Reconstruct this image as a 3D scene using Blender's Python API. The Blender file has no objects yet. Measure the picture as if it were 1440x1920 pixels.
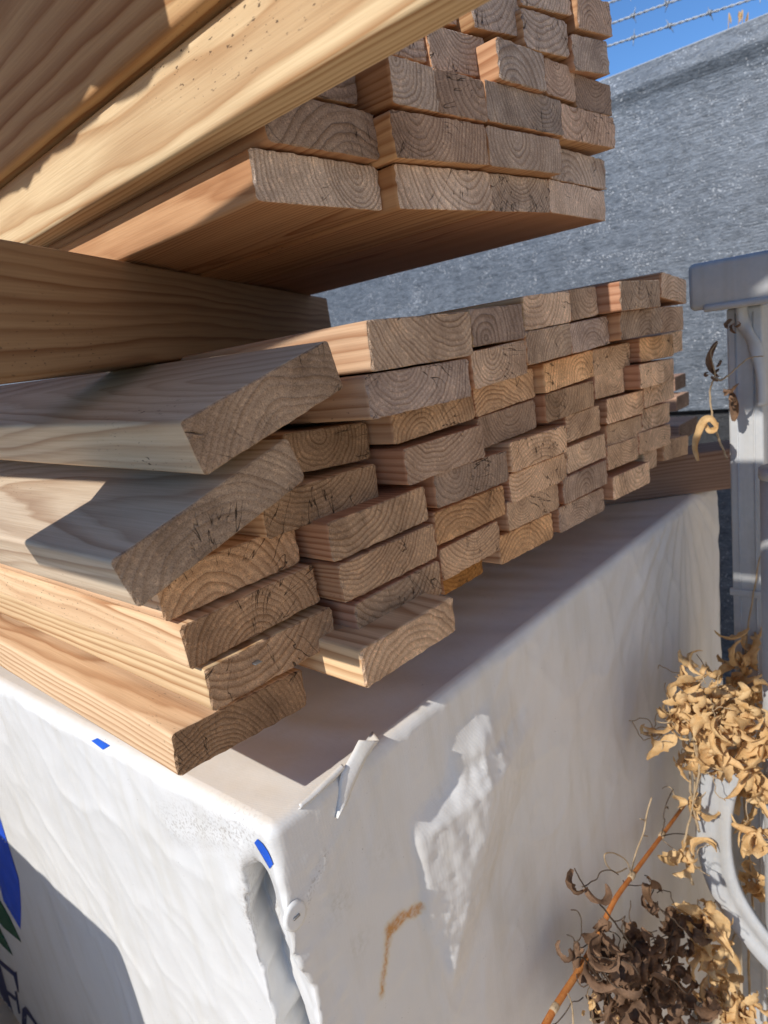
import bpy, bmesh, math, random
from mathutils import Vector, Matrix, noise as mnoise
from mathutils.bvhtree import BVHTree

random.seed(7)
scene = bpy.context.scene
COL = scene.collection
R = math.radians
GROUND = 1.60            # phone held 1.6 m above the ground; x along the stack ends, y along the boards, z up

# ------------------------------------------------------------------ camera, light, exposure
CAM_RIGHT = Vector((0.65785181, -0.73750623, -0.15269433))
CAM_DOWN = Vector((-0.28355681, -0.05471114, -0.95739345))
CAM_FWD = Vector((0.69772956, 0.67312053, -0.24511674))
cam_data = bpy.data.cameras.new('camera')
cam = bpy.data.objects.new('camera', cam_data)
COL.objects.link(cam)
m = Matrix((CAM_RIGHT, -CAM_DOWN, -CAM_FWD)).transposed().to_4x4()
cam.matrix_world = m
cam.location = (0, 0, GROUND)
cam_data.sensor_fit = 'VERTICAL'
cam_data.sensor_height = 36.0
cam_data.lens = 1230.317 / 1920 * 36.0
cam_data.clip_start = 0.01
cam_data.clip_end = 500
cam_data.dof.use_dof = True
cam_data.dof.focus_distance = 0.60
cam_data.dof.aperture_fstop = 9.0
scene.camera = cam

TO_SUN = Vector((-0.800, 0.032, 0.597)).normalized()
world = bpy.data.worlds.new('World')
scene.world = world
world.use_nodes = True
wn = world.node_tree
bg = wn.nodes['Background']
sky = wn.nodes.new('ShaderNodeTexSky')
sky.sky_type = 'NISHITA'
sky.sun_disc = False
sky.sun_elevation = math.asin(TO_SUN.z)
sky.sun_rotation = math.atan2(TO_SUN.x, TO_SUN.y)
sky.altitude = 2000
sky.air_density = 1.0
sky.dust_density = 0.0
sky.ozone_density = 4.0
deep = wn.nodes.new('ShaderNodeMix')
deep.data_type = 'RGBA'
deep.blend_type = 'MULTIPLY'
deep.inputs[0].default_value = 1.0
deep.inputs[7].default_value = (0.80, 1.07, 1.27, 1)
wn.links.new(sky.outputs['Color'], deep.inputs[6])
wn.links.new(deep.outputs[2], bg.inputs['Color'])
bg.inputs['Strength'].default_value = 0.105
sun_data = bpy.data.lights.new('sun', 'SUN')
sun_data.energy = 3.9
sun_data.angle = R(0.53)
sun_data.color = (1.0, 0.97, 0.92)
sun = bpy.data.objects.new('sun', sun_data)
COL.objects.link(sun)
sun.rotation_euler = TO_SUN.to_track_quat('Z', 'Y').to_euler()
scene.view_settings.view_transform = 'Standard'
scene.view_settings.look = 'None'
scene.view_settings.gamma = 1.0
scene.view_settings.use_curve_mapping = False
scene.view_settings.exposure = 0.25
scene.cycles.max_bounces = 8
scene.cycles.diffuse_bounces = 6

# ------------------------------------------------------------------ helpers
def at(px, py, axis, val):
    """the point on the plane <axis> = val that the photograph shows at (px, py)"""
    d = CAM_RIGHT * ((px - 720) / 1230.317) + CAM_DOWN * ((py - 960) / 1230.317) + CAM_FWD
    return d * (val / d[axis])

TOP = []
def tag(o, label=None, cat=None, group=None, kind=None):
    if label: o['label'] = label
    if cat: o['category'] = cat
    if group: o['group'] = group
    if kind: o['kind'] = kind
    return o
def obj(name, bm, mats, parent=None, smooth=True):
    me = bpy.data.meshes.new(name)
    bm.to_mesh(me)
    bm.free()
    for mt in (mats if isinstance(mats, (list, tuple)) else [mats]):
        me.materials.append(mt)
    if smooth:
        me.shade_smooth()
    o = bpy.data.objects.new(name, me)
    COL.objects.link(o)
    if parent: o.parent = parent
    return o
def empty(name, loc=(0, 0, 0), rz=0):
    o = bpy.data.objects.new(name, None)
    o.empty_display_size = 0.05
    COL.objects.link(o)
    o.location = loc
    o.rotation_euler = (0, 0, rz)
    return o
def tube(bm, pts, rad, n=8, cap=True, flat=1.0):
    pts = [Vector(p) for p in pts]
    rings = []
    up = Vector((0.13, 0.31, 0.94))
    for i, p in enumerate(pts):
        t = (pts[min(i + 1, len(pts) - 1)] - pts[max(i - 1, 0)])
        t = t.normalized() if t.length > 1e-9 else Vector((0, 0, 1))
        a = t.cross(up)
        if a.length < 0.05: a = t.cross(Vector((1, 0, 0)))
        a.normalize()
        b = a.cross(t).normalized()
        r = rad(i / max(1, len(pts) - 1)) if callable(rad) else rad
        rings.append([bm.verts.new(p + (a * math.cos(2 * math.pi * k / n) + b * math.sin(2 * math.pi * k / n) * flat) * r) for k in range(n)])
    for r0, r1 in zip(rings, rings[1:]):
        for k in range(n):
            bm.faces.new((r0[k], r0[(k + 1) % n], r1[(k + 1) % n], r1[k]))
    if cap:
        bm.faces.new(list(reversed(rings[0])))
        bm.faces.new(rings[-1])
def box(bm, x0, x1, y0, y1, z0, z1, bev=0.0, seg=2):
    t = bmesh.new()
    bmesh.ops.create_cube(t, size=1)
    for v in t.verts:
        v.co = Vector((x0 + (v.co.x + .5) * (x1 - x0), y0 + (v.co.y + .5) * (y1 - y0), z0 + (v.co.z + .5) * (z1 - z0)))
    if bev:
        bmesh.ops.bevel(t, geom=list(t.edges), offset=bev, segments=seg, affect='EDGES', profile=0.5)
    me = bpy.data.meshes.new('tmp')
    t.to_mesh(me); t.free()
    bm.from_mesh(me)
    bpy.data.meshes.remove(me)
def smooth_path(pts, n=6):
    pts = [Vector(p) for p in pts]
    out = []
    for i in range(len(pts) - 1):
        p0, p1, p2, p3 = pts[max(i - 1, 0)], pts[i], pts[i + 1], pts[min(i + 2, len(pts) - 1)]
        for k in range(n):
            t = k / n
            out.append(0.5 * ((2 * p1) + (p2 - p0) * t + (2 * p0 - 5 * p1 + 4 * p2 - p3) * t * t + (3 * p1 - p0 - 3 * p2 + p3) * t ** 3))
    out.append(pts[-1])
    return out

# ------------------------------------------------------------------ materials
class NT:
    def __init__(s, name):
        s.m = bpy.data.materials.new(name)
        s.m.use_nodes = True
        s.t = s.m.node_tree
        s.b = s.t.nodes['Principled BSDF']
    def n(s, typ, **kw):
        nd = s.t.nodes.new(typ)
        for k, v in kw.items(): setattr(nd, k, v)
        return nd
    def l(s, a, b): s.t.links.new(a, b)
    def put(s, sock, v):
        if isinstance(v, bpy.types.NodeSocket): s.l(v, sock)
        else: sock.default_value = v
    def math(s, op, a, b=None, c=None, clamp=False):
        nd = s.n('ShaderNodeMath', operation=op, use_clamp=clamp)
        for i, v in enumerate((a, b, c)):
            if v is not None: s.put(nd.inputs[i], v)
        return nd.outputs[0]
    def vec(s, op, a, b=None, scale=None):
        nd = s.n('ShaderNodeVectorMath', operation=op)
        s.put(nd.inputs[0], a)
        if b is not None: s.put(nd.inputs[1], b)
        if scale is not None: s.put(nd.inputs['Scale'], scale)
        return nd.outputs['Value'] if op in ('LENGTH', 'DOT_PRODUCT') else nd.outputs[0]
    def noise(s, v, scale, detail=3, rough=.5, col=False, dist=0):
        nd = s.n('ShaderNodeTexNoise')
        s.l(v, nd.inputs['Vector'])
        nd.inputs['Scale'].default_value = scale
        nd.inputs['Detail'].default_value = detail
        nd.inputs['Roughness'].default_value = rough
        nd.inputs['Distortion'].default_value = dist
        return nd.outputs['Color' if col else 'Fac']
    def ramp(s, f, stops, interp='LINEAR'):
        nd = s.n('ShaderNodeValToRGB')
        nd.color_ramp.interpolation = interp
        e = nd.color_ramp.elements
        while len(e) < len(stops): e.new(0.5)
        for el, (p, c) in zip(e, stops):
            el.position = p
            el.color = (c, c, c, 1) if not isinstance(c, tuple) else (*c, 1)
        s.l(f, nd.inputs['Fac'])
        return nd.outputs['Color']
    def mix(s, f, a, b, mode='MIX'):
        nd = s.n('ShaderNodeMix', data_type='RGBA', blend_type=mode)
        s.put(nd.inputs[0], f)
        for sk, v in ((nd.inputs[6], a), (nd.inputs[7], b)):
            if isinstance(v, tuple): v = (*v, 1) if len(v) == 3 else v
            s.put(sk, v)
        return nd.outputs[2]
    def obj_attr(s, name, out):
        nd = s.n('ShaderNodeAttribute', attribute_type='OBJECT', attribute_name=name)
        return nd.outputs[out]
    def coord(s, out='Object'): return s.n('ShaderNodeTexCoord').outputs[out]
    def bump(s, h, strength, dist, prev=None):
        nd = s.n('ShaderNodeBump')
        nd.inputs['Strength'].default_value = strength
        nd.inputs['Distance'].default_value = dist
        s.l(h, nd.inputs['Height'])
        if prev is not None: s.l(prev, nd.inputs['Normal'])
        return nd.outputs['Normal']
    def scale(s, v, xyz):
        return s.vec('MULTIPLY', v, xyz)

def wood(name, end):
    t = NT(name)
    P = t.coord()
    pith = t.obj_attr('pith', 'Vector')
    seed = t.obj_attr('seed', 'Fac')
    ring = t.obj_attr('ring', 'Fac')
    tint = t.obj_attr('end_tint' if end else 'tint', 'Color')
    grey = t.obj_attr('grey', 'Fac')
    con = t.obj_attr('con', 'Fac')
    sv = t.n('ShaderNodeCombineXYZ')
    for i in range(3): t.l(seed, sv.inputs[i])
    PS = t.vec('ADD', P, sv.outputs[0])
    nz = t.noise(t.scale(PS, (16, 2.3, 16)), 1.0, 3, .5, col=True)
    nz = t.vec('SCALE', t.vec('SUBTRACT', nz, (0.5, 0.5, 0.5)), scale=0.022)
    D = t.vec('ADD', t.vec('SUBTRACT', P, pith), nz)
    sep = t.n('ShaderNodeSeparateXYZ'); t.l(D, sep.inputs[0])
    sp = t.n('ShaderNodeSeparateXYZ'); t.l(P, sp.inputs[0])
    spith = t.n('ShaderNodeSeparateXYZ'); t.l(pith, spith.inputs[0])
    zz = t.math('ADD', sep.outputs['Z'], t.math('MULTIPLY', sp.outputs['Y'], t.math('MULTIPLY', spith.outputs['Y'], 1.0)))
    r = t.math('SQRT', t.math('ADD', t.math('POWER', sep.outputs['X'], 2.0), t.math('POWER', zz, 2.0)))
    rc = t.n('ShaderNodeCombineXYZ'); t.l(r, rc.inputs[0]); t.l(seed, rc.inputs[1])
    rn = t.noise(rc.outputs[0], 55, 1, .5)
    rr = t.math('ADD', t.math('MULTIPLY', r, ring), t.math('MULTIPLY', rn, 1.3))
    f = t.math('FRACT', rr)
    late = t.ramp(f, [(0.0, 0.35), (0.12, 0.0), (0.45, 0.08), (0.78, 0.75), (0.92, 1.0), (1.0, 0.35)])
    fl = t.n('ShaderNodeMath', operation='FLOOR'); t.l(rr, fl.inputs[0])
    wn_ = t.n('ShaderNodeTexWhiteNoise', noise_dimensions='1D')
    t.l(t.math('ADD', fl.outputs[0], t.math('MULTIPLY', seed, 7.3)), wn_.inputs['W'])
    late = t.math('MULTIPLY', late, t.math('ADD', 0.45, t.math('MULTIPLY', wn_.outputs['Value'], 0.6)))
    late = t.math('MULTIPLY', late, con)
    if end:
        base = tint
        fine = t.noise(PS, 900, 3, .6)
        blot = t.noise(PS, 26, 4, .6)
        mid = t.noise(PS, 230, 4, .7)
        c = t.mix(t.math('MULTIPLY', late, 0.80), base, t.mix(1.0, base, (0.50, 0.42, 0.35), 'MULTIPLY'))
        c = t.mix(t.ramp(blot, [(.35, 0.0), (.72, 0.75)]), c, t.mix(1.0, c, (0.62, 0.58, 0.55), 'MULTIPLY'))
        c = t.mix(t.ramp(blot, [(.22, 0.5), (.42, 0.0)]), c, t.mix(1.0, c, (1.35, 1.25, 1.10), 'MULTIPLY'))
        c = t.mix(t.ramp(fine, [(.36, 0.7), (.54, 0.0)]), c, t.mix(1.0, c, (0.50, 0.46, 0.43), 'MULTIPLY'))
        c = t.mix(t.ramp(mid, [(.52, 0.0), (.68, 0.75)]), c, t.mix(1.0, c, (1.55, 1.5, 1.42), 'MULTIPLY'))
        stn = t.noise(t.vec('ADD', PS, (7.7, 2.1, 4.4)), 11, 4, .65)
        c = t.mix(t.ramp(stn, [(.48, 0.0), (.70, 0.75)]), c, t.mix(1.0, c, (0.50, 0.47, 0.46), 'MULTIPLY'))
        sw = t.n('ShaderNodeTexWave', wave_type='BANDS', bands_direction='DIAGONAL'); t.l(PS, sw.inputs['Vector']); sw.inputs['Scale'].default_value = 95; sw.inputs['Distortion'].default_value = 3.5; sw.inputs['Detail'].default_value = 3
        c = t.mix(t.math('MULTIPLY', sw.outputs['Fac'], 0.16), c, t.mix(1.0, c, (0.45, 0.42, 0.40), 'MULTIPLY'))
        # radial drying checks
        ang = t.math('ARCTAN2', sep.outputs['X'], zz)
        ac = t.n('ShaderNodeCombineXYZ')
        t.l(t.math('MULTIPLY', ang, 3.4), ac.inputs[0]); t.l(t.math('MULTIPLY', r, 9.0), ac.inputs[1]); t.l(seed, ac.inputs[2])
        cn = t.noise(ac.outputs[0], 1.6, 2, .55)
        crack = t.ramp(t.math('ABSOLUTE', t.math('SUBTRACT', cn, 0.5)), [(0.0, 1.0), (0.004, 0.7), (0.009, 0.0)])
        crack = t.math('MULTIPLY', crack, t.ramp(t.noise(t.vec('ADD', PS, (3.3, 1.7, 9.1)), 17, 1), [(.52, 0.0), (.60, 1.0)]))
        c = t.mix(t.math('MULTIPLY', crack, 0.85), c, (0.02, 0.013, 0.009))
        h = t.math('ADD', t.math('MULTIPLY', late, 0.55), t.math('ADD', t.math('MULTIPLY', fine, 1.0), t.math('MULTIPLY', mid, 0.9)))
        h = t.math('SUBTRACT', h, t.math('MULTIPLY', crack, 2.0))
        nrm = t.bump(h, 0.9, 0.0016)
        t.b.inputs['Roughness'].default_value = 0.9
        t.b.inputs['Specular IOR Level'].default_value = 0.15
    else:
        lc = t.mix(t.math('MULTIPLY', late, 0.95), tint, t.mix(1.0, tint, (0.55, 0.38, 0.26), 'MULTIPLY'))
        fib = t.noise(t.scale(PS, (520, 9, 520)), 1.0, 3, .6)
        lc = t.mix(t.ramp(fib, [(.36, 0.35), (.6, 0.0)]), lc, t.mix(1.0, lc, (0.68, 0.60, 0.52), 'MULTIPLY'))
        big = t.noise(t.scale(PS, (13, 2.2, 13)), 1.0, 4, .6)
        lc = t.mix(t.ramp(big, [(.45, 0.0), (.75, 0.45)]), lc, t.mix(1.0, lc, (0.66, 0.55, 0.46), 'MULTIPLY'))
        lum = t.n('ShaderNodeRGBToBW'); t.l(lc, lum.inputs[0])
        gv = t.n('ShaderNodeCombineColor')
        t.l(t.math('MULTIPLY', lum.outputs[0], 1.02), gv.inputs[0]); t.l(t.math('MULTIPLY', lum.outputs[0], 0.97), gv.inputs[1]); t.l(t.math('MULTIPLY', lum.outputs[0], 0.90), gv.inputs[2])
        lc = t.mix(t.math('MULTIPLY', grey, t.math('ADD', 0.55, t.math('MULTIPLY', big, 0.8)), clamp=True), lc, gv.outputs[0])
        # scuffs and dirt specks
        sp_ = t.noise(t.scale(PS, (420, 150, 420)), 1.0, 2, .5)
        area = t.noise(t.scale(PS, (9, 3, 9)), 1.0, 2, .5)
        spk = t.math('MULTIPLY', t.ramp(sp_, [(.66, 0.0), (.70, 1.0)]), t.ramp(area, [(.55, 0.0), (.66, 0.8)]))
        c = t.mix(spk, lc, (0.05, 0.03, 0.02))
        h = t.math('ADD', t.math('MULTIPLY', late, 0.6), t.math('MULTIPLY', fib, 0.9))
        nrm = t.bump(h, 0.5, 0.0006)
        t.b.inputs['Roughness'].default_value = 0.72
        t.b.inputs['Specular IOR Level'].default_value = 0.22
    t.l(c, t.b.inputs['Base Color'])
    t.l(nrm, t.b.inputs['Normal'])
    return t.m
M_SIDE = wood('sawn_board_side', False)
M_END = wood('sawn_board_end', True)

def wrap_mat():
    t = NT('white_woven_wrap')
    P = t.coord()
    geo = t.n('ShaderNodeNewGeometry')
    sn = t.n('ShaderNodeSeparateXYZ'); t.l(geo.outputs['Normal'], sn.inputs[0])
    att = t.n('ShaderNodeVertexColor', layer_name='stain')
    sc = t.n('ShaderNodeSeparateColor'); t.l(att.outputs['Color'], sc.inputs[0])
    c = (0.68, 0.665, 0.64)
    big = t.noise(P, 7, 4, .6)
    col = t.mix(t.ramp(big, [(.42, 0.0), (.75, 0.35)]), c, (0.60, 0.585, 0.55))
    drip = t.noise(t.scale(P, (34, 34, 5)), 1.0, 3, .55)
    col = t.mix(t.ramp(drip, [(.48, 0.0), (.74, 0.42)]), col, (0.54, 0.50, 0.42))
    top = t.math('MULTIPLY', t.ramp(sn.outputs['Z'], [(.55, 0.0), (.95, 1.0)]), t.ramp(t.noise(P, 22, 5, .65), [(.2, 0.35), (.7, 0.9)]))
    col = t.mix(t.math('MULTIPLY', top, 0.8), col, (0.72, 0.63, 0.51))
    spk = t.noise(P, 330, 2, .5)
    dens = t.noise(P, 16, 3, .6)
    col = t.mix(t.math('MULTIPLY', t.ramp(spk, [(.71, 0.0), (.745, 0.9)]), t.ramp(dens, [(.55, 0.0), (.68, 1.0)])), col, (0.12, 0.10, 0.08))
    # brown-yellow marks painted on the wrap by rust and mildew
    rn = t.noise(P, 150, 4, .65)
    col = t.mix(t.math('MULTIPLY', sc.outputs['Red'], t.ramp(rn, [(.3, 0.35), (.6, 0.95)])), col, t.mix(t.ramp(sc.outputs['Red'], [(.35, 0.0), (.9, 1.0)]), (0.60, 0.42, 0.13), (0.50, 0.22, 0.04)))
    col = t.mix(t.math('MULTIPLY', sc.outputs['Green'], t.ramp(rn, [(.42, 0.0), (.66, 0.7)])), col, (0.30, 0.27, 0.13))
    col = t.mix(t.math('MULTIPLY', sc.outputs['Blue'], t.ramp(spk, [(.50, 0.0), (.62, 0.9)])), col, (0.24, 0.19, 0.14))
    t.l(col, t.b.inputs['Base Color'])
    t.b.inputs['Roughness'].default_value = 0.38
    t.b.inputs['Specular IOR Level'].default_value = 0.5
    wv = t.n('ShaderNodeTexWave', wave_type='BANDS', bands_direction='Z'); t.l(P, wv.inputs['Vector']); wv.inputs['Scale'].default_value = 120; wv.inputs['Distortion'].default_value = 0.6
    wv2 = t.n('ShaderNodeTexWave', wave_type='BANDS', bands_direction='DIAGONAL'); t.l(t.scale(P, (1, 1, 0)), wv2.inputs['Vector']); wv2.inputs['Scale'].default_value = 170; wv2.inputs['Distortion'].default_value = 0.6
    h = t.math('ADD', wv.outputs['Fac'], wv2.outputs['Fac'])
    n1 = t.bump(h, 0.10, 0.0004)
    n2 = t.bump(t.noise(P, 60, 4, .6), 0.12, 0.0035, n1)
    rd = t.n('ShaderNodeTexNoise', noise_type='RIDGED_MULTIFRACTAL')
    t.l(t.vec('ADD', t.scale(P, (1.0, 1.0, .55)), t.vec('SCALE', t.noise(P, 5, 2, .5, col=True), scale=.25)), rd.inputs['Vector'])
    rd.inputs['Scale'].default_value = 11
    rd.inputs['Detail'].default_value = 3
    n2 = t.bump(rd.outputs['Fac'], 0.22, 0.006, n2)
    t.l(n2, t.b.inputs['Normal'])
    return t.m
M_WRAP = wrap_mat()

def flat_mat(name, col, rough=.5, spec=.3, metal=0.0, var=0.25, vscale=30):
    t = NT(name)
    P = t.coord()
    nz = t.noise(P, vscale, 4, .6)
    c = t.mix(t.ramp(nz, [(.35, 0.0), (.7, 1.0)]), col, tuple(x * (1 - var) for x in col))
    t.l(c, t.b.inputs['Base Color'])
    t.b.inputs['Roughness'].default_value = rough
    t.b.inputs['Specular IOR Level'].default_value = spec
    t.b.inputs['Metallic'].default_value = metal
    t.l(t.bump(t.noise(P, vscale * 6, 3, .5), 0.25, 0.001), t.b.inputs['Normal'])
    return t.m
M_TAPE = flat_mat('blue_tape', (0.015, 0.10, 0.55), .35, .4)
M_BLUE = flat_mat('blue_print_ink', (0.02, 0.09, 0.60), .5, .3)
M_NAVY = flat_mat('dark_blue_print_ink', (0.015, 0.025, 0.11), .5, .3)
M_GREEN = flat_mat('green_print_ink', (0.01, 0.09, 0.045), .5, .3)
M_CAP = flat_mat('white_plastic_cap', (0.74, 0.73, 0.70), .4, .4, var=.1)
M_STEEL = flat_mat('dull_steel', (0.32, 0.32, 0.32), .45, .5, metal=.8)

def galv():
    t = NT('galvanised_steel')
    P = t.coord()
    vo = t.n('ShaderNodeTexVoronoi'); t.l(P, vo.inputs['Vector']); vo.inputs['Scale'].default_value = 130
    c = t.mix(t.noise(P, 18, 4, .6), (0.36, 0.355, 0.345), (0.55, 0.55, 0.54))
    sc = t.n('ShaderNodeSeparateColor'); t.l(vo.outputs['Color'], sc.inputs[0])
    c = t.mix(t.math('MULTIPLY', sc.outputs[0], 0.25), c, (0.34, 0.37, 0.41))
    st = t.noise(t.scale(P, (60, 60, 3)), 1.0, 3, .55)
    c = t.mix(t.ramp(st, [(.5, 0.0), (.75, 0.4)]), c, (0.36, 0.33, 0.28))
    t.l(c, t.b.inputs['Base Color'])
    t.b.inputs['Metallic'].default_value = 0.12
    t.l(t.math('ADD', 0.50, t.math('MULTIPLY', sc.outputs[1], 0.2)), t.b.inputs['Roughness'])
    t.l(t.bump(t.noise(P, 90, 3, .5), 0.15, 0.001), t.b.inputs['Normal'])
    return t.m
M_GALV = galv()

def cloth_mat(name, c1, c2, painted_glint):
    t = NT(name)
    P = t.coord()
    wv = t.n('ShaderNodeTexWave', wave_type='BANDS', bands_direction='Z'); t.l(P, wv.inputs['Vector']); wv.inputs['Scale'].default_value = 34; wv.inputs['Distortion'].default_value = 2.2; wv.inputs['Detail'].default_value = 3; wv.inputs['Detail Scale'].default_value = 3
    n1 = t.noise(t.scale(P, (1, 24, 95)), 1.0, 4, .7)
    n2 = t.noise(t.scale(P, (1, 80, 260)), 1.0, 2, .7)
    n3 = t.noise(t.scale(P, (1, 1.2, 3)), 1.0, 3, .55)
    f = t.math('ADD', t.math('MULTIPLY', wv.outputs['Fac'], 0.05), t.math('ADD', t.math('MULTIPLY', n1, 0.65), t.math('MULTIPLY', n2, 0.5)))
    c = t.mix(t.ramp(f, [(.44, 0.0), (.86, 1.0)]), c1, c2)
    c = t.mix(t.ramp(n3, [(.35, 0.0), (.7, 0.4)]), c, c1)
    s = t.noise(t.scale(P, (1, 150, 230)), 1.0, 2, .6)
    cl = t.noise(t.scale(P, (1, 9, 14)), 1.0, 3, .6)
    s = t.math('ADD', s, t.math('MULTIPLY', t.math('SUBTRACT', cl, .5), .35))
    c = t.mix(t.math('MULTIPLY', t.ramp(s, [(.64, 0.0), (.72, 1.0)]), painted_glint), c, (0.80, 0.81, 0.82))  # pale flecks put glints of light into the cloth colour
    t.l(c, t.b.inputs['Base Color'])
    t.b.inputs['Roughness'].default_value = 0.45
    t.b.inputs['Specular IOR Level'].default_value = 0.4
    t.l(t.bump(f, 0.6, 0.006), t.b.inputs['Normal'])
    return t.m
M_CLOTH = cloth_mat('grey_shade_cloth', (0.048, 0.058, 0.072), (0.235, 0.268, 0.31), 0.6)
M_SHADOWGAP = cloth_mat('shadow_gap_dark', (0.014, 0.015, 0.017), (0.045, 0.048, 0.055), 0.1)  # near-black tone that paints the shadow gap below the fence cloth

def leaf_mat(name, c1, c2):
    t = NT(name)
    P = t.coord()
    c = t.mix(t.ramp(t.noise(P, 45, 4, .65), [(.3, 0.0), (.7, 1.0)]), c1, c2)
    c = t.mix(t.ramp(t.noise(P, 300, 2, .5), [(.6, 0.0), (.75, 0.5)]), c, tuple(x * .45 for x in c1))
    t.l(c, t.b.inputs['Base Color'])
    t.b.inputs['Roughness'].default_value = 0.75
    t.b.inputs['Specular IOR Level'].default_value = 0.15
    tr = t.n('ShaderNodeBsdfTranslucent'); t.l(c, tr.inputs['Color'])
    mx = t.n('ShaderNodeMixShader'); mx.inputs[0].default_value = 0.25
    t.l(t.b.outputs[0], mx.inputs[1]); t.l(tr.outputs[0], mx.inputs[2])
    t.l(mx.outputs[0], t.t.nodes['Material Output'].inputs['Surface'])
    t.l(t.bump(t.noise(P, 160, 4, .6), 0.5, 0.002), t.b.inputs['Normal'])
    return t.m
M_LEAF = leaf_mat('dry_tan_leaf', (0.56, 0.33, 0.13), (0.74, 0.52, 0.27))
M_DEAD = leaf_mat('dead_brown_leaf', (0.10, 0.058, 0.035), (0.27, 0.16, 0.095))
M_TWIG = leaf_mat('pale_dry_stem', (0.42, 0.30, 0.17), (0.58, 0.44, 0.28))
M_CANE = leaf_mat('orange_cane_bark', (0.44, 0.13, 0.03), (0.60, 0.26, 0.08))
M_DTWIG = leaf_mat('dark_dead_stem', (0.06, 0.04, 0.028), (0.13, 0.09, 0.06))
M_DIRT = flat_mat('dry_dirt', (0.60, 0.47, 0.32), .95, .1, var=.3, vscale=6)
M_WIRE = flat_mat('weathered_wire', (0.42, 0.44, 0.46), .5, .4, metal=.4)

# ------------------------------------------------------------------ ground
bm = bmesh.new()
bmesh.ops.create_grid(bm, x_segments=40, y_segments=40, size=60)
for v in bm.verts: v.co.z = -GROUND + 0.012 * mnoise.noise(v.co * 0.7)
tag(obj('ground', bm, M_DIRT), kind='structure')

# ------------------------------------------------------------------ the wrapped bundle the lower stack lies on
BTOP = -0.38
C0, C1 = Vector((0.247, 0.430)), Vector((1.455, 0.4185))
BL_, BR_ = Vector((0.150, 2.75)), Vector((1.54, 2.75))
RC = 0.012
def interp(tab, z):
    if z >= tab[0][0]: return tab[0][1:]
    for a, b in zip(tab, tab[1:]):
        if b[0] <= z <= a[0]:
            t = (a[0] - z) / (a[0] - b[0])
            return [p + (q - p) * t for p, q in zip(a[1:], b[1:])]
    return tab[-1][1:]
#          z     yL     xV    yV    xT    yT    amount
FOLD = [(-0.405, .470, .250, .446, .247, .430, 0.0), (-0.430, .482, .262, .476, .244, .428, .6), (-0.460, .494, .280, .508, .241, .4265, 1.0),
        (-0.500, .498, .293, .530, .240, .4265, 1.0), (-0.535, .500, .297, .542, .246, .4265, 1.0), (-0.560, .504, .296, .540, .251, .4265, 1.0),
        (-0.600, .501, .294, .527, .250, .4265, 1.0), (-0.650, .497, .293, .512, .246, .4265, 1.0), (-0.720, .497, .293, .520, .246, .427, 1.0), (-0.90, .49, .270, .49, .247, .428, .7), (-1.55, .48, .255, .45, .247, .430, 0.0)]
PATCH = [(.488, -.455), (.529, -.484), (.516, -.536), (.502, -.572), (.48, -.6), (.463, -.64), (.455, -.664), (.444, -.674), (.430, -.724), (.424, -.705),
         (.422, -.666), (.406, -.632), (.398, -.606), (.401, -.586), (.407, -.558), (.404, -.519), (.403, -.498), (.418, -.496), (.44, -.501), (.466, -.495), (.479, -.475)]
PATCHG = [(.482, -.415), (.540, -.415), (.534, -.465)] + PATCH[1:]
def span(poly, z):
    xs = []
    for (xa, za), (xb, zb) in zip(poly, poly[1:] + poly[:1]):
        if (za - z) * (zb - z) < 0: xs.append(xa + (xb - xa) * (z - za) / (zb - za))
    return (min(xs), max(xs)) if len(xs) >= 2 else None
def seg_dist(p, a, b):
    ab = b - a
    t = max(0, min(1, (p - a).dot(ab) / ab.length_squared))
    return (p - a - ab * t).length
# perimeter samples: (point on the sharp rectangle inset by RC, outward normal, arc length tag)
per = []
def run(a, b, nrm, steps):
    for t in steps: per.append((a + (b - a) * t, nrm, None))
dl = (BL_ - C0).normalized(); df = (C1 - C0).normalized(); dr = (BR_ - C1).normalized()
nl, nf, nr = Vector((-dl.y, dl.x)), Vector((df.y, -df.x)), Vector((dr.y, -dr.x))
nl = nl if nl.x < 0 else -nl
nr = nr if nr.x > 0 else -nr
ic0 = C0 + df * RC + dl * RC
ic1 = C1 - df * RC + dr * RC
LEN = (BL_ - C0).length
ys = []
y = LEN - RC
while y > 0.001:
    ys.append(y)
    y -= 0.0035 if y < 0.13 else 0.007 if y < 0.75 else 0.04
for y in ys: per.append((ic0 + dl * y, nl, ('L', y)))
for k in range(7):
    n_ = (nl * math.cos(math.pi / 2 * k / 6) + nf * math.sin(math.pi / 2 * k / 6)).normalized()
    per.append((ic0, n_, ('C', k)))
FL = (ic1 - ic0).length
x = 0.004
while x < FL:
    per.append((ic0 + df * x, nf, ('F', x)))
    x += 0.004 if x < 0.34 else 0.007
for k in range(7):
    n_ = (nf * math.cos(math.pi / 2 * k / 6) + nr * math.sin(math.pi / 2 * k / 6)).normalized()
    per.append((ic1, n_, ('D', k)))
for t in range(1, 30): per.append((ic1 + dr * (2.3 * t / 29), nr, ('R', t)))
zs = []
z = BTOP - RC
while z > -1.55:
    zs.append(z)
    z -= 0.005 if z > -0.80 else 0.05
zs.append(-1.55)
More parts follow.
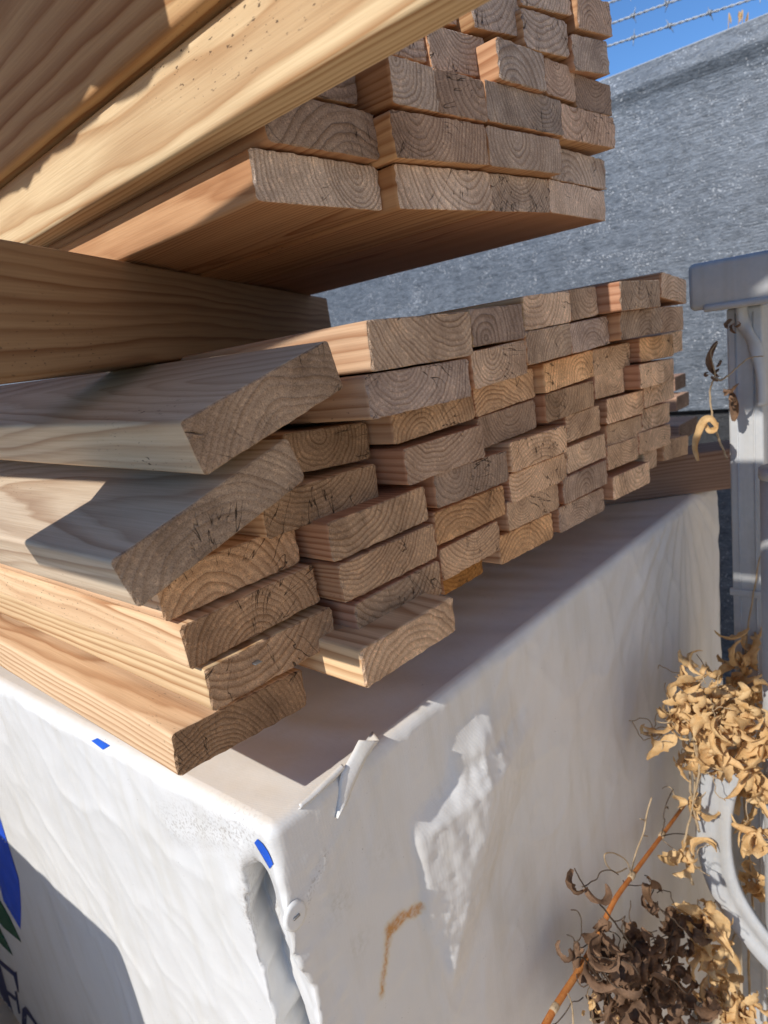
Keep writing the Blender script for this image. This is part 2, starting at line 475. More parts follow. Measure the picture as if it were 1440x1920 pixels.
def wrinkle(p, n, z, tg):
    q = Vector((p.x, p.y, z))
    d = 0.0012 * mnoise.noise(q * 9) + 0.0006 * mnoise.noise(q * 31)
    fade = min(1, (BTOP - z) / 0.03)
    # sharp little creases, and an uneven top edge
    rg = 1 - abs(mnoise.noise(Vector((p.x * 7 + p.y * 7, z * 5 + p.x * 2, 11)))) * 2.2
    if rg > 0: d += .0020 * rg ** 6
    rg = 1 - abs(mnoise.noise(Vector((p.x * 16 - z * 8, p.y * 16 - z * 8, 21)))) * 2.2
    if rg > 0: d += .0011 * rg ** 5
    d += .0014 * mnoise.noise(q * 17) * max(0, 1 - (BTOP - z) / .045)
    if tg[0] in 'LC':
        u = p.y + z * 0.55
        d += 0.0016 * mnoise.noise(Vector((u * 22, (p.y - z) * 2.2, 3))) + 0.0035 * mnoise.noise(Vector((p.y * 3, z * 3.5, 8)))
        rad = Vector((p.y - .43, z + .40))
        an = math.atan2(rad.x, -rad.y)
        d += 0.0022 * fade * mnoise.noise(Vector((an * 7, 1.2, 5))) * math.exp(-max(0, rad.length - .05) * 4) * min(1, rad.length / .05)
    if tg[0] in 'FD':
        u = p.x + z * 0.10
        d += 0.0011 * mnoise.noise(Vector((u * 14, z * 1.4, 3)))
        # long folds hanging from the far top corner
        a = Vector((p.x - 1.25, z + .33))
        an = math.atan2(a.x, -a.y)
        d += 0.0065 * mnoise.noise(Vector((an * 11, .4, 7.7))) * math.exp(-((p.x - 1.2) / .30) ** 2) * fade
        # creased line running down from the tuck in the top edge
        cr = seg_dist(Vector((p.x, z)), Vector((.372, -.395)), Vector((.262, -.475)))
        d += 0.0013 * math.exp(-(cr / .006) ** 2) * fade
        cr = seg_dist(Vector((p.x, z)), Vector((.395, -.395)), Vector((.272, -.485)))
        d += 0.0012 * math.exp(-(cr / .005) ** 2) * fade
        # belly in the wrap that stands out far enough to catch the low sun
        ee = 0
        for oz in (-.014, -.008, -.003, .003, .008, .014):
            s = span(PATCHG, z + oz + .005 * mnoise.noise(Vector((p.x * 60, z * 60, 1))))
            if not s: continue
            wd = s[1] - s[0]
            t = p.x - s[0]
            if 0 < t < wd: ee += .165 * t + min(t * .7, .0055)
            elif t >= wd: ee += max(0, .165 * wd + .0055 - (t - wd) * 0.16)
        if ee > 0:
            fd = max(0, min(1, (-.425 - z) / .045))
            fd = fd * fd * (3 - 2 * fd)
            d += fd * (ee / 6 + (0.0013 * mnoise.noise(q * 125) + .0009 * mnoise.noise(q * 60)) * min(1, ee / .06))
    return d
bm = bmesh.new()
stain = bm.loops.layers.color.new('stain')
rows = []
vstain = {}
def col_at(p, z, tg):
    rr = g = b = 0.0
    if tg[0] == 'F':
        q = Vector((p.x, z)) + Vector((mnoise.noise(Vector((p.x * 60, z * 60, 0))), mnoise.noise(Vector((p.x * 60, z * 60, 9))))) * .004
        pts = [Vector(c) for c in ((.397, -.590), (.372, -.581), (.355, -.580), (.344, -.602), (.328, -.638))]
        ds = [seg_dist(q, a, b_) for a, b_ in zip(pts, pts[1:])]
        rr = max(1 - min(ds[:2]) / .011, .62 * (1 - min(ds[2:]) / .0085), 0.0)
        rr = min(1, rr * 2.2)
        for c, r_, s_ in (((.300, -.50), .035, .8), ((.315, -.56), .03, .7), ((.36, -.49), .04, .6), ((.29, -.44), .05, .3)):
            g = max(g, s_ * (1 - (q - Vector(c)).length / r_))
        b = max(0, .9 - seg_dist(q, Vector((.262, -.470)), Vector((.300, -.440))) / .008)
    if tg[0] in 'LC':
        q = Vector((p.y, z))
        b = max(0, 1.0 - seg_dist(q, Vector((.475, -.44)), Vector((.495, -.52))) / .028, .75 - seg_dist(q, Vector((.47, -.40)), Vector((.60, -.44))) / .07)
    return (max(0, rr), max(0, g), max(0, b), 1)
def place(p, n, ins, z, tg):
    """ins: how far inside the outer face (0 on the face)"""
    out = p + n * (RC - ins)
    return Vector((out.x, out.y, z))
for a in range(5):
    an = math.pi / 2 * a / 5
    rows.append([(place(p, n, RC * (1 - math.sin(an)), BTOP - RC * (1 - math.cos(an)), tg), p, tg, BTOP) for p, n, tg in per])
for z in zs:
    row = []
    for p, n, tg in per:
        q = place(p, n, 0, z, tg)
        yL, xV, yV, xT, yT, am = interp(FOLD, z)
        d = wrinkle(q.xy, n, z, tg)
        q2 = q + Vector((n.x, n.y, 0)) * d
        if am > 0 and tg[0] in 'LCF' and z < -0.405:
            zz = Vector((0, 0, z))
            jy = .006 * mnoise.noise(zz * 22) + .0012 * mnoise.noise(zz * 75); jx = .006 * mnoise.noise(zz * 24 + Vector((4, 0, 0))) + .003 * mnoise.noise(zz * 66)
            L = Vector((.2455, yL + jy)); V = Vector((xV + jx, yV + jy)); T = Vector((xT + jx * .6, yT)); E = Vector((xT + .022, .4295))
            tgt = None
            if tg[0] == 'L' and q.y < yL + jy:
                t = (yL - q.y) / (yL - .442)          # 0 at L, 1 near the corner
                t = max(0, min(1, t))
                tgt = L + (V - L) * (t / .45) if t < .45 else V + (T - V) * ((t - .45) / .55) * .92
            elif tg[0] == 'C':
                t = tg[1] / 6
                tgt = (V + (T - V) * .92) + (T - V) * .08 * t
            elif tg[0] == 'F' and tg[1] < .03:
                t = tg[1] / .03
                tgt = T + (Vector((C0.x + RC + .03, q2.y)) - T) * t
            if tgt is not None:
                cr_ = abs(mnoise.noise(Vector((q.y * 34 + z * 20, z * 34 - q.y * 18, 2)))) + .6 * abs(mnoise.noise(Vector((q.y * 20, z * 70, 8)))) - .3
                tn = .011 * cr_ * (0.3 if tg[0] != 'L' else 1) + .0016 * mnoise.noise(q * 95)
                tgt = Vector((tgt.x - tn * .3, tgt.y - tn, z))
                q2 = q2.lerp(tgt, am * (.86 + .3 * mnoise.noise(Vector((0, 3, z * 17)))))
        row.append((q2, q.xy, tg, z))
    rows.append(row)
prev = None
for row in rows:
    cur = []
    for q, p, tg, z in row:
        v = bm.verts.new(q)
        vstain[v] = col_at(Vector((q.x, q.y)), q.z, tg)
        cur.append(v)
    if prev:
        for k in range(len(cur) - 1):
            f = bm.faces.new((prev[k], cur[k], cur[k + 1], prev[k + 1]))
    prev = cur
# top sheet, meeting the rounded edge
NX, NY = 150, 60
ib0, ib1 = ic0, ic1
jl, jr = BL_ + Vector((RC, 0)), BR_ - Vector((RC, 0))
g = []
for j in range(NY + 1):
    t = (j / NY) ** 1.8
    a, b = ib0 + (jl - ib0) * t, ib1 + (jr - ib1) * t
    rowv = []
    for i in range(NX + 1):
        p = a + (b - a) * (i / NX)
        e = min(1, j / 6, i / 6, (NX - i) / 6)
        v = bm.verts.new((p.x, p.y, BTOP + e * (.0018 * mnoise.noise(Vector((p.x * 12, p.y * 12, 0))) + .0025 * mnoise.noise(Vector((p.x * 30 + p.y * 8, p.y * 5, 4))))))
        vstain[v] = (0, 0, max(0, .5 * mnoise.noise(Vector((p.x * 9, p.y * 9, 2)))), 1)
        rowv.append(v)
    g.append(rowv)
for j in range(NY):
    for i in range(NX): bm.faces.new((g[j][i], g[j][i + 1], g[j + 1][i + 1], g[j + 1][i]))
for f in bm.faces:
    for lp in f.loops: lp[stain] = vstain[lp.vert]
bmesh.ops.recalc_face_normals(bm, faces=list(bm.faces))
bundle = empty('wrapped_lumber_bundle', (0.8, 1.4, -1.55))
BOFF = Vector((-0.8, -1.4, 1.55))
tag(bundle, 'big lumber bundle in white woven plastic wrap under the lower stack of boards', 'lumber bundle')
def bpart(name, bm, mt, parent=bundle, smooth=True):
    o = obj(name, bm, mt, parent, smooth)
    if parent is bundle: o.location = BOFF
    return o
WRAP_BVH = BVHTree.FromBMesh(bm)
bpart('wrap', bm, M_WRAP)
# tuck of plastic standing out of the front top edge
bm = bmesh.new()
def sheet(bm, quads):
    for q in quads:
        bm.faces.new([bm.verts.new(p) for p in q])
def strip(bm, A, B, n=4):
    A, B = smooth_path(A, 5), smooth_path(B, 5)
    gr = []
    for a, b in zip(A, B):
        gr.append([bm.verts.new(a + (b - a) * (k / n) + Vector((0, -.0012 * math.sin(math.pi * k / n) + .0006 * mnoise.noise(a * 90 + Vector((k, 0, 0))), .0006 * mnoise.noise(a * 70)))) for k in range(n + 1)])
    for r0, r1 in zip(gr, gr[1:]):
        for k in range(n): bm.faces.new((r0[k], r0[k + 1], r1[k + 1], r1[k]))
inner = [at(p[0], p[1], 1, .4295) for p in ((629, 1533), (634, 1490), (640, 1450), (662, 1408), (673, 1387))]
outer = [at(p[0], p[1], 1, y_) for p, y_ in zip(((633, 1535), (652, 1503), (664, 1470), (688, 1420), (710, 1388)), (.425, .4255, .426, .4235, .4245))]
strip(bm, inner, outer)
back = [p + Vector((.010, .018, -.002)) for p in outer]
strip(bm, outer, back)
inner2 = [at(p[0], p[1], 1, .4300) for p in ((560, 1508), (590, 1480), (618, 1453), (640, 1432))]
outer2 = [at(p[0], p[1], 1, .4282) for p in ((563, 1516), (594, 1490), (626, 1462), (646, 1440))]
strip(bm, inner2, outer2)
strip(bm, outer2, [p + Vector((.002, .010, -.006)) for p in outer2])
for f in bm.faces:
    pass
o = bpart('wrap_tuck', bm, M_WRAP)
md = o.modifiers.new('thick', 'SOLIDIFY'); md.thickness = 0.0006; md.offset = 0
# bits of blue tape, the printed mark, the cap nail
def decal(name, polys, mt, lift=.0007):
    # ink or tape lying on the wrap: the outline is laid onto the wrap's own surface
    bm = bmesh.new()
    for poly in polys:
        bm.faces.new([bm.verts.new((px, py, 0)) for px, py in poly])
    bmesh.ops.triangulate(bm, faces=list(bm.faces), ngon_method='EAR_CLIP')
    for _ in range(4):
        es = [e_ for e_ in bm.edges if e_.calc_length() > 7]
        if not es: break
        bmesh.ops.subdivide_edges(bm, edges=es, cuts=1)
        bmesh.ops.triangulate(bm, faces=[f for f in bm.faces if len(f.verts) > 3])
    for v in bm.verts:
        dd = at(v.co.x, v.co.y, 0, 1.0)
        hit, nn, _, _ = WRAP_BVH.ray_cast(Vector((0, 0, 0)), dd.normalized())
        if hit is None: hit, nn = dd * .24, Vector((-1, 0, 0))
        if nn.dot(dd) > 0: nn = -nn
        v.co = hit + nn * lift
    return bpart(name, bm, mt, bundle, True)
decal('blue_tape', [[(172, 1389), (183, 1384), (207, 1398), (194, 1406)]], M_TAPE)
decal('blue_swoosh', [[(-40, 1430), (-16, 1480), (0, 1533), (8, 1558), (16, 1585), (26, 1618), (36, 1648), (38, 1668), (40, 1700), (39, 1742), (30, 1725), (20, 1706), (7, 1688), (8, 1655), (6, 1630), (0, 1608), (-14, 1560), (-40, 1500)]], M_BLUE)
decal('green_swoosh', [[(-30, 1640), (0, 1687), (8, 1704), (18, 1718), (27, 1738), (41, 1767), (30, 1757), (21, 1745), (7, 1739), (-2, 1726), (-30, 1690)],
                       [(-20, 1700), (0, 1744), (8, 1756), (17, 1774), (25, 1792), (16, 1780), (6, 1774), (-4, 1762), (-20, 1730)]], M_GREEN)
def strokes(name, lst, mt):
    k = 0
    for (xa, ya), (xb, yb), wa, wb in lst:
        dx, dy = xb - xa, yb - ya
        ln = math.hypot(dx, dy)
        nx, ny = -dy / ln, dx / ln
        decal(name, [[(xa + nx * wa / 2, ya + ny * wa / 2), (xb + nx * wb / 2, yb + ny * wb / 2), (xb - nx * wb / 2, yb - ny * wb / 2), (xa - nx * wa / 2, ya - ny * wa / 2)]], mt, .0006 + .00007 * k)
        k += 1
strokes('printed_letter', [((-6, 1812), (20, 1905), 15, 13), ((-6, 1798), (29, 1828), 7, 7), ((28, 1822), (35, 1860), 8, 2), ((12, 1858), (31, 1874), 5, 6), ((30, 1858), (37, 1900), 4, 4), ((4, 1886), (34, 1920), 6, 5),
                           ((47, 1890), (45, 1945), 9, 9), ((46, 1888), (72, 1925), 6, 4)], M_NAVY)
decal('blue_tape', [[(478, 1579), (484, 1572), (494, 1581), (504, 1596), (513, 1619), (507, 1628), (499, 1612), (490, 1596)]], M_TAPE, .0009)
bm = bmesh.new()
pc = at(553, 1717, 1, 1.0)
pc = WRAP_BVH.ray_cast(Vector((0, 0, 0)), pc.normalized())[0] + Vector((0, -.0012, 0))
ringc = []
for rr_, yy in ((.0125, .0022), (.0120, -.0002), (.0098, -.0009), (.003, -.0006)):
    ringc.append([bm.verts.new(pc + Vector((rr_ * math.cos(2 * math.pi * k / 28), yy, rr_ * 1.12 * math.sin(2 * math.pi * k / 28)))) for k in range(28)])
for r0, r1 in zip(ringc, ringc[1:]):
    for k in range(28): bm.faces.new((r0[k], r0[(k + 1) % 28], r1[(k + 1) % 28], r1[k]))
bm.faces.new(ringc[-1])
bmesh.ops.recalc_face_normals(bm, faces=list(bm.faces))
capo = bpart('nail_cap', bm, M_CAP)
bm = bmesh.new()
box(bm, pc.x - .0036, pc.x + .0036, pc.y - .0022, pc.y + .0006, pc.z - .0011, pc.z + .0011, .0005)
o = obj('staple', bm, M_STEEL, capo)

# ------------------------------------------------------------------ boards
def board_mesh(w, h, L, jag, warp=0.0, seed=0, wavy=0.0):
    rnd = random.Random(seed)
    bm = bmesh.new()
    rad = min(.0034, h * .2)
    prof = []
    for cx, cz, a0 in ((w / 2 - rad, h / 2 - rad, 0), (-w / 2 + rad, h / 2 - rad, 90), (-w / 2 + rad, -h / 2 + rad, 180), (w / 2 - rad, -h / 2 + rad, 270)):
        for k in range(4):
            a = R(a0 + 30 * k)
            prof.append((cx + rad * math.cos(a), cz + rad * math.sin(a)))
    # more points along the wide faces so that the end can be ragged
    full = []
    for i, p in enumerate(prof):
        q = prof[(i + 1) % len(prof)]
        full.append(p)
        dd = math.hypot(q[0] - p[0], q[1] - p[1])
        if dd > .012:
            nn = int(dd / .005)
            for k in range(1, nn): full.append((p[0] + (q[0] - p[0]) * k / nn, p[1] + (q[1] - p[1]) * k / nn))
    st = [0.0006, 0.004, .02, .05, .1, .17, .26, .4, .6, .85, 1.2, 1.7, 2.6]
    st = [s_ for s_ in st if s_ < L * .95] + [L]
    if wavy: st = [.0006, .004] + [.012 * k_ for k_ in range(1, int(L / .012))] + [L]
    wx, wz = rnd.uniform(-1, 1) * warp, rnd.uniform(-.5, .5) * warp
    rings = []
    for j, y in enumerate(st):
        ring = []
        for i, (x, z) in enumerate(full):
            dz = .0005 * mnoise.noise(Vector((x * 30, y * 6, seed + z * 40)))
            dx = .0005 * mnoise.noise(Vector((z * 30 + 5, y * 6, seed)))
            if wavy and z < 0: dz += wavy * (mnoise.noise(Vector((y * 11, 2, 7))) + .5 * mnoise.noise(Vector((y * 37, 5, 1))) + .25 * mnoise.noise(Vector((y * 110, 5, 3))))
            yy = y
            if j == 0:
                yy += jag * rnd.uniform(-1, 1) + jag * 1.2 * mnoise.noise(Vector((x * 60, z * 60, seed)))
            ring.append(bm.verts.new((x + dx + wx * y * y, yy, z + dz + wz * y * y)))
        rings.append(ring)
    n = len(full)
    for r0, r1 in zip(rings, rings[1:]):
        for k in range(n): bm.faces.new((r0[k], r0[(k + 1) % n], r1[(k + 1) % n], r1[k])).smooth = True
    for ring, rev in ((rings[0], False), (rings[-1], True)):
        # inner ring just inside the edge, then a flat cap
        yb = 0.0 if not rev else L
        inner = [bm.verts.new((v.co.x * (1 - .0022 / w * 2), yb + (0 if rev else -.0001), v.co.z * (1 - .0010 / h * 2))) for v in ring]
        for k in range(n):
            f = bm.faces.new((ring[(k + 1) % n], ring[k], inner[k], inner[(k + 1) % n]) if not rev else (ring[k], ring[(k + 1) % n], inner[(k + 1) % n], inner[k]))
            f.material_index = 1
        f = bm.faces.new(list(reversed(inner)) if rev else inner)
        f.material_index = 1
    bmesh.ops.recalc_face_normals(bm, faces=list(bm.faces))
    return bm
N_B = [0]
def board(name, x, y, z, w, h, roll=0, L=2.3, yaw=0, pitch=0, tint=(.55, .34, .18), end=(.22, .16, .115), grey=0.1, label=None, cat='board', group=None, pith=None, ring=None, jag=.0006, warp=.0006, con=1.0, wavy=0.0, slope=None):
    N_B[0] += 1
    i = N_B[0]
    rnd = random.Random(i * 13 + 5)
    bm = board_mesh(w, h, L, jag, warp, i, wavy)
    o = obj(name, bm, [M_SIDE, M_END], None, False)
    for p in o.data.polygons: p.use_smooth = p.material_index == 0
    o.location = (x, y, z)
    o.rotation_euler = (pitch, -roll, yaw)
    if pith is None:
        s = rnd.choice((-1, 1, 1))
        pith = (rnd.uniform(-.045, .045), s * rnd.uniform(.012, .075))
    o['pith'] = (pith[0], slope if slope is not None else rnd.uniform(-.03, .03), pith[1])
    o['seed'] = i * 1.37
    o['ring'] = ring or rnd.uniform(125, 245)
    v = rnd.uniform(.85, 1.15)
    o['tint'] = tuple(c * v * rnd.uniform(.96, 1.04) for c in tint)
    ve = rnd.uniform(.68, 1.30); hu = rnd.uniform(.0, .05)
    o['end_tint'] = (end[0] * ve * (1 + hu), end[1] * ve, end[2] * ve * (1 - hu))
    o['grey'] = grey
    o['con'] = con
    return tag(o, label, cat, group)
BOARDS = [  # stack, course, x, y of the end, z, width, thickness, roll
 ('L',0,0.2612,0.4521,-0.2867,0.1336,0.0382,-0.0759), ('L',0,0.4144,0.3896,-0.2707,0.1344,0.0382,-0.0273),
 ('L',0,0.6014,0.4634,-0.2868,0.0826,0.0200,-0.0227), ('L',0,0.7235,0.4433,-0.2749,0.1349,0.0382,-0.0619),
 ('L',0,0.8718,0.4358,-0.2786,0.1451,0.0382,-0.0599), ('L',0,1.0273,0.4235,-0.2741,0.1476,0.0382,-0.0661),
 ('L',0,1.1394,0.4358,-0.2641,0.0606,0.0382,-0.1042), ('L',0,1.2602,0.4326,-0.2714,0.1309,0.0382,-0.1263),
 ('L',1,0.3001,0.4445,-0.2440,0.1385,0.0382,-0.0235), ('L',1,0.4452,0.4237,-0.2462,0.1296,0.0382,-0.0141),
 ('L',1,0.5836,0.4331,-0.2432,0.1160,0.0382,-0.0196), ('L',1,0.7249,0.4294,-0.2305,0.1294,0.0382,-0.0553),
 ('L',1,0.8717,0.4268,-0.2359,0.1399,0.0382,-0.0391), ('L',1,1.0108,0.4287,-0.2253,0.1196,0.0382,-0.0712),
 ('L',1,1.1477,0.4284,-0.2308,0.1449,0.0382,-0.0841), ('L',2,0.2932,0.4500,-0.2022,0.1400,0.0382,0.0100),
 ('L',2,0.4389,0.4226,-0.2038,0.1397,0.0382,-0.0232), ('L',2,0.5889,0.4301,-0.2010,0.1393,0.0382,-0.0403),
 ('L',2,0.7424,0.4279,-0.1969,0.1452,0.0382,-0.0401), ('L',2,0.8895,0.4313,-0.1976,0.1280,0.0382,-0.0326),
 ('L',2,1.0296,0.4317,-0.1943,0.1377,0.0382,-0.0671), ('L',2,1.1668,0.4316,-0.1941,0.1264,0.0382,-0.0648),
 ('L',3,0.2874,0.4590,-0.1612,0.1403,0.0382,-0.0060), ('L',3,0.4377,0.4265,-0.1637,0.1390,0.0382,-0.0166),
 ('L',3,0.5905,0.4224,-0.1592,0.1414,0.0382,-0.0402), ('L',3,0.7432,0.4227,-0.1578,0.1421,0.0382,-0.0379),
 ('L',3,0.8772,0.4270,-0.1519,0.1054,0.0382,-0.0235), ('L',3,1.0067,0.4184,-0.1507,0.1386,0.0382,-0.0544),
 ('L',3,1.1491,0.4178,-0.1502,0.1379,0.0382,-0.0331), ('L',4,0.3911,0.4485,-0.1286,0.1442,0.0382,-0.0275),
 ('L',4,0.5446,0.4192,-0.1206,0.1379,0.0382,-0.0180), ('L',4,0.6895,0.4319,-0.1157,0.1303,0.0382,-0.0020),
 ('L',4,0.8324,0.4206,-0.1126,0.1422,0.0382,-0.0122), ('L',4,0.9597,0.4207,-0.1074,0.1013,0.0382,-0.0455),
 ('L',4,1.0862,0.3963,-0.1115,0.1446,0.0382,-0.0525), ('L',5,0.4104,0.4523,-0.0844,0.1064,0.0382,-0.0872),
 ('L',5,0.5400,0.4243,-0.0768,0.1392,0.0382,0.0039), ('L',5,0.6852,0.4289,-0.0763,0.1349,0.0382,0.0109),
 ('L',5,0.8306,0.4176,-0.0719,0.1420,0.0382,0.0146), ('L',5,0.9730,0.4202,-0.0730,0.1318,0.0382,-0.0207),
 ('L',5,1.1139,0.4048,-0.0733,0.1444,0.0382,-0.0477), ('L',5,1.2426,0.4260,-0.0767,0.1068,0.0382,-0.0141),
 ('L',6,0.4707,0.3797,-0.0426,0.1484,0.0382,-0.0255), ('L',6,0.6050,0.3811,-0.0384,0.1049,0.0382,0.0142),
 ('L',6,0.7173,0.3826,-0.0290,0.1053,0.0382,0.0057), ('L',6,0.8303,0.3853,-0.0285,0.1099,0.0382,0.0141),
 ('L',6,0.9626,0.3692,-0.0269,0.1466,0.0382,-0.0227), ('L',6,1.0882,0.3706,-0.0309,0.0971,0.0382,-0.0468),
 ('L',7,0.4795,0.3782,-0.0016,0.1476,0.0415,-0.0226), ('L',7,0.6108,0.3821,0.0013,0.1006,0.0382,-0.0094),
 ('L',7,0.7232,0.3840,0.0088,0.1114,0.0382,0.0089), ('L',7,0.8212,0.3862,0.0110,0.0740,0.0382,0.0281),
 ('L',7,0.9317,0.3565,0.0109,0.1382,0.0382,-0.0225), ('L',7,1.0996,0.3700,0.0139,0.1110,0.0382,-0.1400),
 ('U',0,0.4175,0.4132,0.1345,0.1419,0.0382,-0.0148), ('U',0,0.5666,0.3948,0.1326,0.1538,0.0382,0.0221),
 ('U',0,0.7109,0.3972,0.1361,0.1273,0.0382,0.0188), ('U',0,0.8524,0.3977,0.1349,0.1564,0.0382,-0.0344),
 ('U',1,0.4122,0.4035,0.1735,0.1408,0.0382,-0.0213), ('U',1,0.5554,0.3845,0.1717,0.1463,0.0382,0.0349),
 ('U',1,0.7048,0.3827,0.1747,0.1538,0.0382,0.0224), ('U',1,0.8601,0.3976,0.1734,0.1538,0.0382,-0.0250),
 ('U',2,0.4176,0.4158,0.2188,0.1251,0.0382,-0.0034), 
 ('U',2,0.5181,0.3822,0.2106,0.0637,0.0382,0.0175), ('U',2,0.5914,0.3830,0.2125,0.0829,0.0382,0.0199),
 ('U',2,0.7101,0.3816,0.2158,0.1587,0.0382,0.0166), ('U',2,0.8657,0.3830,0.2168,0.1475,0.0382,0.0208),
 ('U',3,0.5380,0.4033,0.2613,0.0632,0.0382,0.0447), ('U',3,0.6193,0.3997,0.2598,0.0977,0.0382,0.0779),
 ('U',3,0.7196,0.3871,0.2611,0.0982,0.0382,0.0198), ('U',3,0.8075,0.3884,0.2611,0.0713,0.0382,0.0123),
 ('U',3,0.8994,0.3896,0.2586,0.1049,0.0382,0.0328), ('U',4,0.6027,0.4103,0.3065,0.0708,0.0382,0.0885),
 ('U',4,0.6712,0.3831,0.2989,0.0947,0.0382,0.1003), ('U',4,0.7739,0.3842,0.3007,0.1032,0.0382,0.0823),
 ('U',4,0.8789,0.3806,0.2972,0.1001,0.0382,0.1101), ('U',5,0.7836,0.3856,0.3446,0.1156,0.0382,0.1222),
 ('U',5,0.8916,0.3784,0.3415,0.0965,0.0382,0.1024),
]

ORD = ['first', 'second', 'third', 'fourth', 'fifth', 'sixth', 'seventh', 'eighth', 'ninth']
BROWN, PALE, GREYB = (.54, .36, .225), (.90, .655, .45), (.68, .57, .485)
FIR, REDF, GREYF = (.73, .485, .265), (.58, .30, .155), (.60, .48, .37)
seen = {}
nb = {}
for b in BOARDS: nb[b[:2]] = nb.get(b[:2], 0) + 1
top_course = {'L': 'top', 'U': 'highest visible'}
for st, row, x, y, z, w, h, r in BOARDS:
    k = seen[(st, row)] = seen.get((st, row), 0) + 1
    rnd = random.Random(int(x * 1e4) + row)
    if st == 'L':
        t = min(1, max(0, (x - .30) / .55))
        tt = t * .8 + rnd.uniform(-.05, .22)
        end = tuple(a + (b - a) * tt for a, b in zip(BROWN, PALE))
        if row >= 6: end = tuple((a * .6 + g * .4 * (.75 + t * .3)) for a, g in zip(end, GREYB))
        q_ = rnd.random()
        if q_ < .16: end = (end[0] * 1.22, end[1] * 1.10, end[2] * .92)
        elif q_ < .34: end = (end[0] * .80, end[1] * .84, end[2] * .95)
        tint = FIR if x < .36 else (REDF if rnd.random() < .7 else FIR)
        if row >= 5 and x < .6: tint = (.56, .37, .22)
        grey = .08 if x < .36 else .12
        look = rnd.choice(('brown sawn', 'ring-marked brown', 'rough brown')) if t < .45 else rnd.choice(('pale brown', 'tan ring-marked', 'light sawn'))
        if row == 0 and abs(x - .6014) < .01:
            end, look = (.46, .235, .075), 'thin fresh orange'
        lab = '%s board end in the lower stack, %s course from bottom, %s from left' % (look, ORD[row], ORD[k - 1])
        if row == 7: lab = '%s board end in the lower stack, top course, %s from left' % (look, ORD[k - 1])
        grp = 'boards of the lower stack'
    else:
        tt = rnd.uniform(.85, 1.12)
        end = tuple(g * tt for g in GREYB)
        if rnd.random() < .4: end = tuple(a * .55 + b * .45 for a, b in zip(end, (.52, .335, .225)))
        tint, grey = (.58, .33, .17), .05
        if row == 0: tint = (.60, .33, .165)
        lab = '%s board end in the upper stack, %s course from bottom, %s from left' % (rnd.choice(('weathered grey', 'grey ring-marked', 'cracked grey')), ORD[row], ORD[k - 1])
        grp = 'boards of the upper stack'
        # the boards behind the leaning timber are narrower on their hidden side
        if row in (1, 2) and x < .45:
            xr = x + w / 2
            w = xr - .359
            x = xr - w / 2
    if st == 'U' and abs(x - .7196) < .001: x, y, z, w = .697, .375, .253, .095
    if st == 'U' and abs(x - .6712) < .001: x, y, z, w = .687, .392, .306, .097
    if h == .0382: h = .0368
    board('board', x, y, z, w, h, r, 3.6 + rnd.uniform(-.05, .05), R(rnd.uniform(-.2, .2)) if x > .36 else 0, 0, tint, end, grey, lab, 'board', grp, jag=.0012)
for x, z, w, row in ((.432, .2615, .138, 'fourth'), (.455, .3005, .15, 'fifth')):
    board('board', x, .412, z, w, .0382, .01, 2.25, 0, 0, (.58, .33, .17), GREYB, .05, 'dim board end behind the sunlit leaning timber, upper stack, %s course from bottom' % row, 'board', 'boards of the upper stack')
# two boards lying tilted on the left flank of the lower stack
board('tilted_board', .3005, .385, -.0285, .1465, .0400, R(15.0), 2.3, 0, R(1.6), (.70, .50, .325), (.50, .37, .265), .18,
      'upper of two grey boards lying tilted on the left side of the lower stack', 'board', 'tilted boards', pith=(.01, -.062), ring=150, slope=.05, con=.75)
board('tilted_board', .2480, .400, -.0990, .1640, .0375, R(16.4), 2.3, 0, 0, (.72, .54, .37), (.46, .345, .25), .25,
      'lower tilted board with a sunlit patch, wedged under the upper grey tilted board', 'board', 'tilted boards', pith=(-.02, -.055), ring=140, slope=.045, con=.75)
# thin boards set back on top of the lower stack
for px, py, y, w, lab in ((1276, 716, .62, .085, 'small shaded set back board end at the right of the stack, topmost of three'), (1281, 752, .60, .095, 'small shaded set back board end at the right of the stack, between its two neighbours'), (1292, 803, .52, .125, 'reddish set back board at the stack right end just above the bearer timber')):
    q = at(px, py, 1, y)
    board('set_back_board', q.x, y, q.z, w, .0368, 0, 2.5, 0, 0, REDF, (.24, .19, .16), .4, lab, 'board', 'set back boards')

# ------------------------------------------------------------------ cross timbers
d = Vector((.577, .376)).normalized()
p = Vector((.196, .511)) * 1.03
yaw = math.atan2(d.y, d.x) - math.pi / 2      # local +y runs along the timber
zt = .1145
hh = zt - .0175
n_ = Vector((-d.y, d.x))
s0, s1 = -.20, 1.00
ctr = p + n_ * .044 + d * s1
board('cross_timber', ctr.x, ctr.y, zt - hh / 2, .088, hh, 0, s1 - s0, math.atan2(-d.y, -d.x) - math.pi / 2, 0, (.27, .165, .085), (.2, .17, .15), .1,
      'thick brown timber laid crosswise between the upper and lower stacks', 'timber', pith=(.03, -.085), ring=120)
q0, q1 = Vector((1.225, .558)), Vector((1.367, .379))
d = (q1 - q0).normalized()
n_ = Vector((-d.y, d.x))
e = q1 + d * .26 + n_ * .044
board('dunnage_timber', e.x, e.y, BTOP + .0405, .088, .081, 0, 1.7, math.atan2(-d.y, -d.x) - math.pi / 2, 0, (.30, .185, .125), (.2, .15, .12), .25,
      'reddish brown bearer timber between the white wrapped bundle and the lower stack', 'timber', pith=(.03, .09), ring=170)

